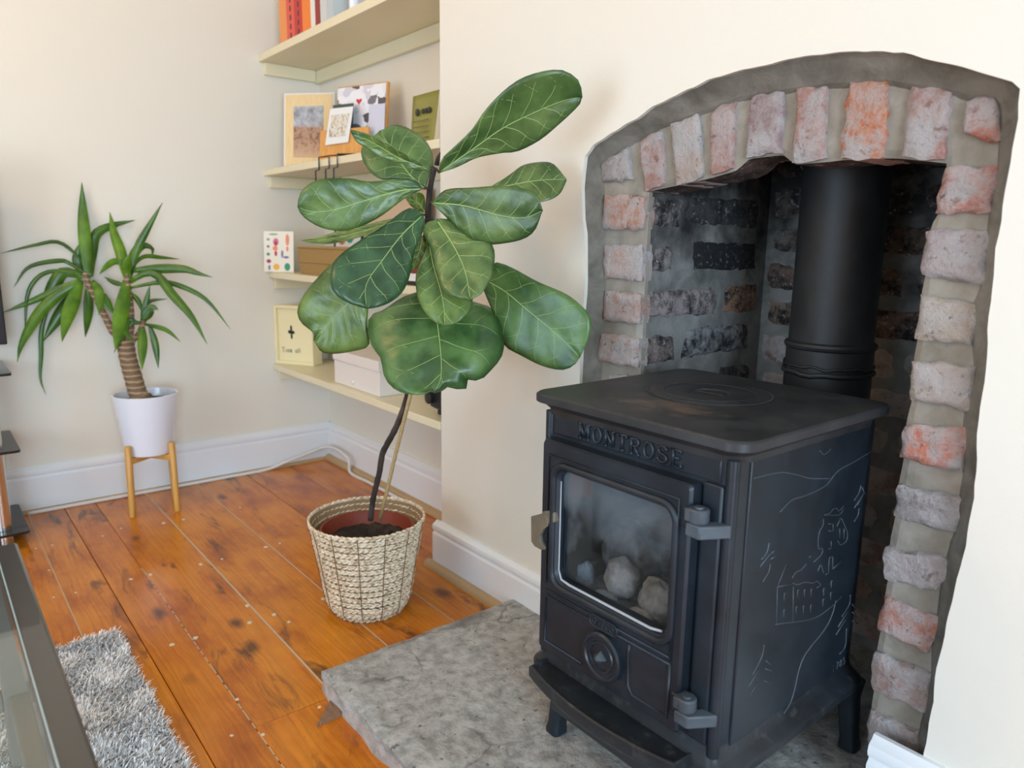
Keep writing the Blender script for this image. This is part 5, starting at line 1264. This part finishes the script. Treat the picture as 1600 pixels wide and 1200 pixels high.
mk('picture', V, [(0, 1, 2, 3), (7, 6, 5, 4), (0, 1, 5, 4), (1, 2, 6, 5), (2, 3, 7, 6), (3, 0, 4, 7)], CARDP, o)
# olive card at the right
OLV = solid('olive_card', 142, 138, 62)
g0 = on(641, 216, 1, 0.10); z1_ = on(641, 150, 1, 0.10).z; x1_ = on(681, 140, 1, 0.10).x
gc = thing('greeting_card', (g0.x, 0.10, S2), 'olive green card standing on the second shelf beside the chimney breast', 'card')
V = []; F = []
for j in range(9):
    for i in range(7):
        u, v = i/6, j/8; x = g0.x+(x1_-g0.x)*u; z = S2+(z1_-S2)*v
        V.append((x, 0.10-0.022*max(0, u-0.4)**1.5*(1-v)+0.03*v*0.4, z))
for j in range(8):
    for i in range(6): F.append((j*7+i, j*7+i+1, (j+1)*7+i+1, (j+1)*7+i))
mk('card', V, F, OLV, gc, smooth=True, solid=0.0012)
for k, (u, r_) in enumerate(((0.28, 0.011), (0.5, 0.008), (0.62, 0.008), (0.74, 0.009))):
    x = g0.x+(x1_-g0.x)*u; G().lathe((x, 0.1015, S2+(z1_-S2)*0.68), [(r_, 0), (r_*0.9, -0.002), (0.0005, -0.003)], 10, 'Y').mk('ink_blot', BLACKM, gc)
for k in range(4):
    z = S2+(z1_-S2)*(0.5-0.1*k); G().box(g0.x+(x1_-g0.x)*0.2, g0.x+(x1_-g0.x)*0.78, 0.0925+0.003*k*0, 0.0935, z, z+0.003).mk('printed_line', solid('olive_ink%d' % k, 104, 98, 44), gc)

# third shelf: flowery card, wicker box, picture, books
P0 = on(413, 428, 0, XL+0.012); P0.z = S3
ux, nb, uz = facing_frame(P0, (0.80, 0.60, 0), 0.06)
if nb.dot(CAM-P0) > 0: nb = -nb
def ub(px, py, off=0.0):
    d = ray(px, py); pl = P0+nb*off; k = (pl-CAM).dot(nb)/d.dot(nb); q = CAM+d*k-pl; return q.dot(ux), q.dot(uz)
w2, h2 = ub(459, 427)[0], ub(411, 361)[1]
fc = thing('flower_card', P0+ux*w2/2, 'white card printed with pink flowers, a sun and green shapes', 'card')
slab('card', P0, ux, nb, uz, 0, w2, 0, h2, 0, 0.0016, solid('card_cream', 244, 238, 222), fc)
def blob(parent, px, py, rx, ry, mat, n=12, name='printed_shape'):
    c = ub(px, py, -0.0002); k = DU*0+ (P0-CAM).dot(AX_F)/FPX
    ring = [P0+ux*(c[0]+rx*k*math.cos(2*math.pi*i/n))+uz*(c[1]+ry*k*math.sin(2*math.pi*i/n))-nb*0.0004 for i in range(n)]
    G().rings([ring, [p+nb*0.0006 for p in ring]]).mk(name, mat, parent)
cm_ = {k: solid('print_'+k, *v) for k, v in dict(pink=(226, 130, 150), rose=(200, 60, 96), coral=(240, 150, 120), green=(60, 150, 120), teal=(90, 150, 150), amber=(246, 184, 80), lilac=(120, 116, 170), plum=(160, 70, 110), grey=(150, 165, 150)).items()}
for (x, y), (rx, ry), c in (((431, 378), (5, 6), 'pink'), ((431, 380), (2.2, 4), 'rose'), ((430, 388), (4.5, 4), 'coral'), ((431, 396), (2.5, 4), 'rose'), ((449, 375), (3.2, 9), 'coral'), ((449, 389), (2, 4), 'coral'), ((419, 374), (3, 2), 'grey'), ((419, 385), (2.5, 2), 'lilac'), ((419, 397), (3, 2.4), 'green'),
                            ((420, 408), (4, 3), 'plum'), ((421, 418), (2, 4), 'lilac'), ((432, 417), (5.5, 5), 'amber'), ((449, 417), (5, 6), 'green'), ((441, 397), (1.8, 6), 'lilac'), ((447, 402), (5, 1.8), 'lilac'), ((427, 366), (8, 1.4), 'grey')):
    blob(fc, x, y, rx, ry, cm_[c])
# wicker box
X0_, Yw = xon(463, 0.03, S3+0.02), 0.03
X1_ = xon(562, 0.03, S3+0.02); zt2 = on(462, 386, 1, Yw).z
wb = thing('wicker_box', ((X0_+X1_)/2, 0.1, S3), 'tan woven wicker box on the third shelf beside the flowery card', 'box')
t = NT('tan_wicker'); P = t.obj(); wv1 = t.n('TexWave', {'Vector': P, 'Scale': 60.0, 'Distortion': 2.0, 'Detail': 2.0}, bands_direction='Z').outputs['Fac']
WICK = t.p(base=t.ramp(wv1, [(0.2, srgb(150, 116, 62)), (0.8, srgb(196, 160, 100))]), rough=0.8, normal=t.bump(wv1, 0.6, 0.003)).done()
g = G(); c_ = ((X0_+X1_)/2, 0.085); hx_, hy_ = (X1_-X0_)/2, 0.055
def rg4(s_, z): return [Vector((a, b, z)) for a, b in rrect(c_[0], c_[1], hx_*s_, hy_*s_, 0.02, 5)]
g.rings([rg4(0.93, S3), rg4(0.95, S3+0.01), rg4(1.0, zt2-0.004), rg4(1.0, zt2), rg4(0.95, zt2), rg4(0.92, S3+0.012)]); g.mk('body', WICK, wb, smooth=35)
G().tube([p for p in rg4(0.985, zt2)], 0.0045, 6, True).mk('rim', WICK, wb, smooth=True)
G().tube([p for p in rg4(0.972, (S3+zt2)/2-0.004)], 0.003, 6, True).mk('band', WICK, wb, smooth=True)
# black framed print leaning behind the box
A = on(478, 341, 1, 0.18); B_ = on(463, 386, 1, 0.10)
P0 = Vector((xon(462, 0.03, S3+0.09)+0.02, 0.170, S3)); ux, nb, uz = facing_frame(P0, (0.97, 0.24, 0), 0.10)
if nb.dot(CAM-P0) > 0: nb = -nb
bp = thing('framed_print', P0, 'black framed print with orange and blue shapes behind the wicker box', 'picture frame')
slab('frame', P0, ux, nb, uz, 0, 0.17, 0, 0.235, 0.0, 0.014, BLACKM, bp, 0.001)
slab('mount', P0, ux, nb, uz, 0.014, 0.156, 0.014, 0.221, -0.001, -0.0001, PAPER, bp)
for (x, z, r_), c in (((0.05, 0.135, 0.024), 'coral'), ((0.05, 0.125, 0.013), 'amber'), ((0.095, 0.14, 0.022), 'green'), ((0.11, 0.15, 0.018), 'lilac'), ((0.07, 0.19, 0.016), 'rose')):
    ring = [P0+ux*(x+r_*math.cos(i*0.5236))+uz*(z+r_*math.sin(i*0.5236))-nb*0.0016 for i in range(12)]
    G().rings([ring, [p+nb*0.0005 for p in ring]]).mk('printed_shape', cm_[c], bp)
# pale sketch leaning on the alcove wall
xa, xb_ = xon(566, 0.20, S3+0.2), xon(668, 0.20, S3+0.2)
sk = thing('paper_sketch', ((xa+xb_)/2, 0.2, S3), 'pinkish paper sketch leaning against the alcove wall behind the fig', 'print')
G().box(xa, xb_, 0.205, 0.209, S3, S3+0.30).mk('sheet', solid('pinkish_paper', 222, 192, 160), sk)
for k in range(7):
    x = xa+(xb_-xa)*R_.uniform(0.15, 0.85); z = S3+R_.uniform(0.1, 0.28)
    G().tube([(x, 0.2045, z), (x+0.02, 0.2045, z+0.008), (x+0.03, 0.2045, z-0.004), (x+0.05, 0.2045, z+0.006)], 0.001, 4).mk('pencil_line', cm_['grey'], sk)
# small stack of books on the third shelf near the chimney breast
xs_ = xon(632, 0.03, S3+0.02); zz = S3
for c, hh, lab in (((30, 28, 28), 0.012, 'thin black book at the bottom of the stack on the third shelf'), ((226, 224, 220), 0.022, 'white book in the middle of the stack on the third shelf'), ((120, 46, 34), 0.030, 'dark red book on top of the stack on the third shelf')):
    t = thing('book', (xs_+0.08, 0.09, zz), lab, 'book', 'books lying on the third shelf')
    m_ = solid('flat_cover_%d%d%d' % c, *c)
    g = G().box(xs_, xs_+0.17, 0.025, 0.15, zz, zz+0.002); g.box(xs_, xs_+0.17, 0.025, 0.15, zz+hh-0.002, zz+hh); g.box(xs_, xs_+0.17, 0.025, 0.0275, zz+0.002, zz+hh-0.002); g.mk('cover', m_, t)
    G().box(xs_+0.002, xs_+0.168, 0.028, 0.148, zz+0.0022, zz+hh-0.0022).mk('pages', PAPER, t); zz += hh+0.0004
# lowest shelf: cream box with the clover, white box, black object
P0 = on(433, 573, 1, 0.012); P0.z = S4
ux, nb, uz = facing_frame(P0, (0.86, 0.51, 0), 0.0)
if nb.dot(CAM-P0) > 0: nb = -nb
w2, h2 = ub(492, 585)[0], ub(430, 476)[1]
cb = thing('box_frame', P0+ux*w2/2, 'cream box frame with a black clover mark on the lowest shelf', 'box')
CRM = solid('cream_card_box', 240, 226, 180)
slab('case', P0, ux, nb, uz, 0, w2, 0, h2, 0.004, 0.055, CRM, cb, 0.002)
for a0, a1, b0_, b1 in ((0, w2, 0, 0.014), (0, w2, h2-0.012, h2), (0, 0.012, 0.014, h2-0.012), (w2-0.012, w2, 0.014, h2-0.012)): slab('frame_edge', P0, ux, nb, uz, a0, a1, b0_, b1, -0.008, 0.0039, CRM, cb, 0.001)
cl = ub(455, 519, 0.003)
for dx, dz, r_, rz in ((0, 0.0, 0.009, 0.008), (-0.009, 0.001, 0.007, 0.007), (0.009, -0.001, 0.007, 0.007), (0, 0.016, 0.005, 0.013), (0.001, -0.016, 0.0045, 0.013)):
    ring = [P0+ux*(cl[0]+dx+r_*math.cos(i*0.5236))+uz*(cl[1]+dz+rz*math.sin(i*0.5236))+nb*0.0032 for i in range(12)]
    G().rings([ring, [p+nb*0.0005 for p in ring]]).mk('clover_mark', BLACKM, cb)
tx = ub(441, 545, 0.003)
x = tx[0]
INK = solid('grey_ink', 120, 112, 100)
for ch, a in (('T', 0.85), ('i', 0.32), ('a', 0.62), ('m', 0.95), (' ', 0.35), ('a', 0.62), ('l', 0.3), ('l', 0.3)):
    if ch != ' ': letter_strokes(ch, P0+ux*x+uz*(tx[1]-0.012)+nb*0.0032, ux*0.016, uz*0.019, None, 0.0011, nseg=4).mk('letter', INK, cb)
    x += 0.016*a+0.003
X0_, X1_ = xon(522, 0.02, S4+0.02), xon(592, 0.02, S4+0.02); zt2 = on(592, 565, 1, 0.02).z
wbx = thing('storage_box', ((X0_+X1_)/2, 0.09, S4), 'white lidded storage box on the lowest shelf behind the fig', 'box')
WB = solid('white_card_box', 232, 224, 216)
G().box(X0_, X1_, 0.022, 0.18, S4, S4+(zt2-S4)*0.70).mk('body', WB, wbx, bevel=0.002)
G().box(X0_-0.003, X1_+0.003, 0.018, 0.184, S4+(zt2-S4)*0.70+0.0005, zt2).mk('lid', WB, wbx, bevel=0.002)
G().lathe(((X0_+X1_)/2-0.02, 0.022, S4+(zt2-S4)*0.18), [(0.008, 0.001), (0.008, -0.004), (0.004, -0.006), (0.001, -0.006)], 14, 'Y').mk('knob', WB, wbx, smooth=True)
xk_ = xon(668, 0.03, S4+0.03)
bo = thing('camera_case', (xk_+0.05, 0.07, S4), 'black case at the end of the lowest shelf beside the chimney breast', 'case')
G().rings([[Vector((a, b, z)) for a, b in rrect(xk_+0.065, 0.075, hw, 0.045*hw/0.06, 0.015, 4)] for z, hw in ((S4+0.018, 0.05), (S4+0.024, 0.06), (S4+0.075, 0.06), (S4+0.082, 0.05))]).mk('body', BLACKM, bo, smooth=35)
G().rings([[Vector((a, b, z)) for a, b in rrect(xk_+0.065, 0.075, 0.04, 0.03, 0.01, 4)] for z in (S4, S4+0.0178)]).mk('foot', BLACKM, bo)
G().lathe((xk_+0.02, 0.03, S4+0.05), [(0.018, 0.01), (0.018, -0.012), (0.014, -0.014), (0.001, -0.014)], 18, 'Y').mk('cap', BLACKM, bo, smooth=35)

# ================================================================== CEILING LAMP (out of frame): three warm bulbs
LX, LY, LZ = -0.15, -1.75, 2.10
cl_ = thing('ceiling_lamp', (LX, LY, ZC), 'three-armed ceiling lamp with warm bulbs hanging in the room', 'lamp')
G().lathe((LX, LY, 0), [(0.06, ZC-0.001), (0.06, ZC-0.02), (0.012, ZC-0.03), (0.012, LZ+0.06), (0.03, LZ+0.05), (0.03, LZ+0.02), (0.001, LZ+0.015)], 20).mk('stem', CHROME, cl_, smooth=30)
BULB = plain('warm_bulb', (1, 0.8, 0.5), 0.4, ecol=(1.0, 0.70, 0.36, 1), estr=6.0)
for k in range(3):
    a = 2*math.pi*k/3+0.5; ex, ey = LX+0.17*math.cos(a), LY+0.17*math.sin(a)
    arm = G().tube([(LX, LY, LZ+0.04), (LX+0.1*math.cos(a), LY+0.1*math.sin(a), LZ+0.05), (ex, ey, LZ+0.02)], 0.006, 8).mk('arm', CHROME, cl_, smooth=True)
    G().lathe((ex, ey, LZ), [(0.014, 0.02), (0.016, 0.0), (0.001, -0.001)], 14).mk('bulb_holder', CHROME, arm, smooth=30)
    l = bpy.data.lights.new('lamp_bulb_light', 'POINT'); l.energy = 7.2; l.color = (1.0, 0.60, 0.24); l.shadow_soft_size = 0.035
    lo_ = bpy.data.objects.new('lamp_bulb_light', l); COL.objects.link(lo_); lo_.location = (ex, ey, LZ-0.05)
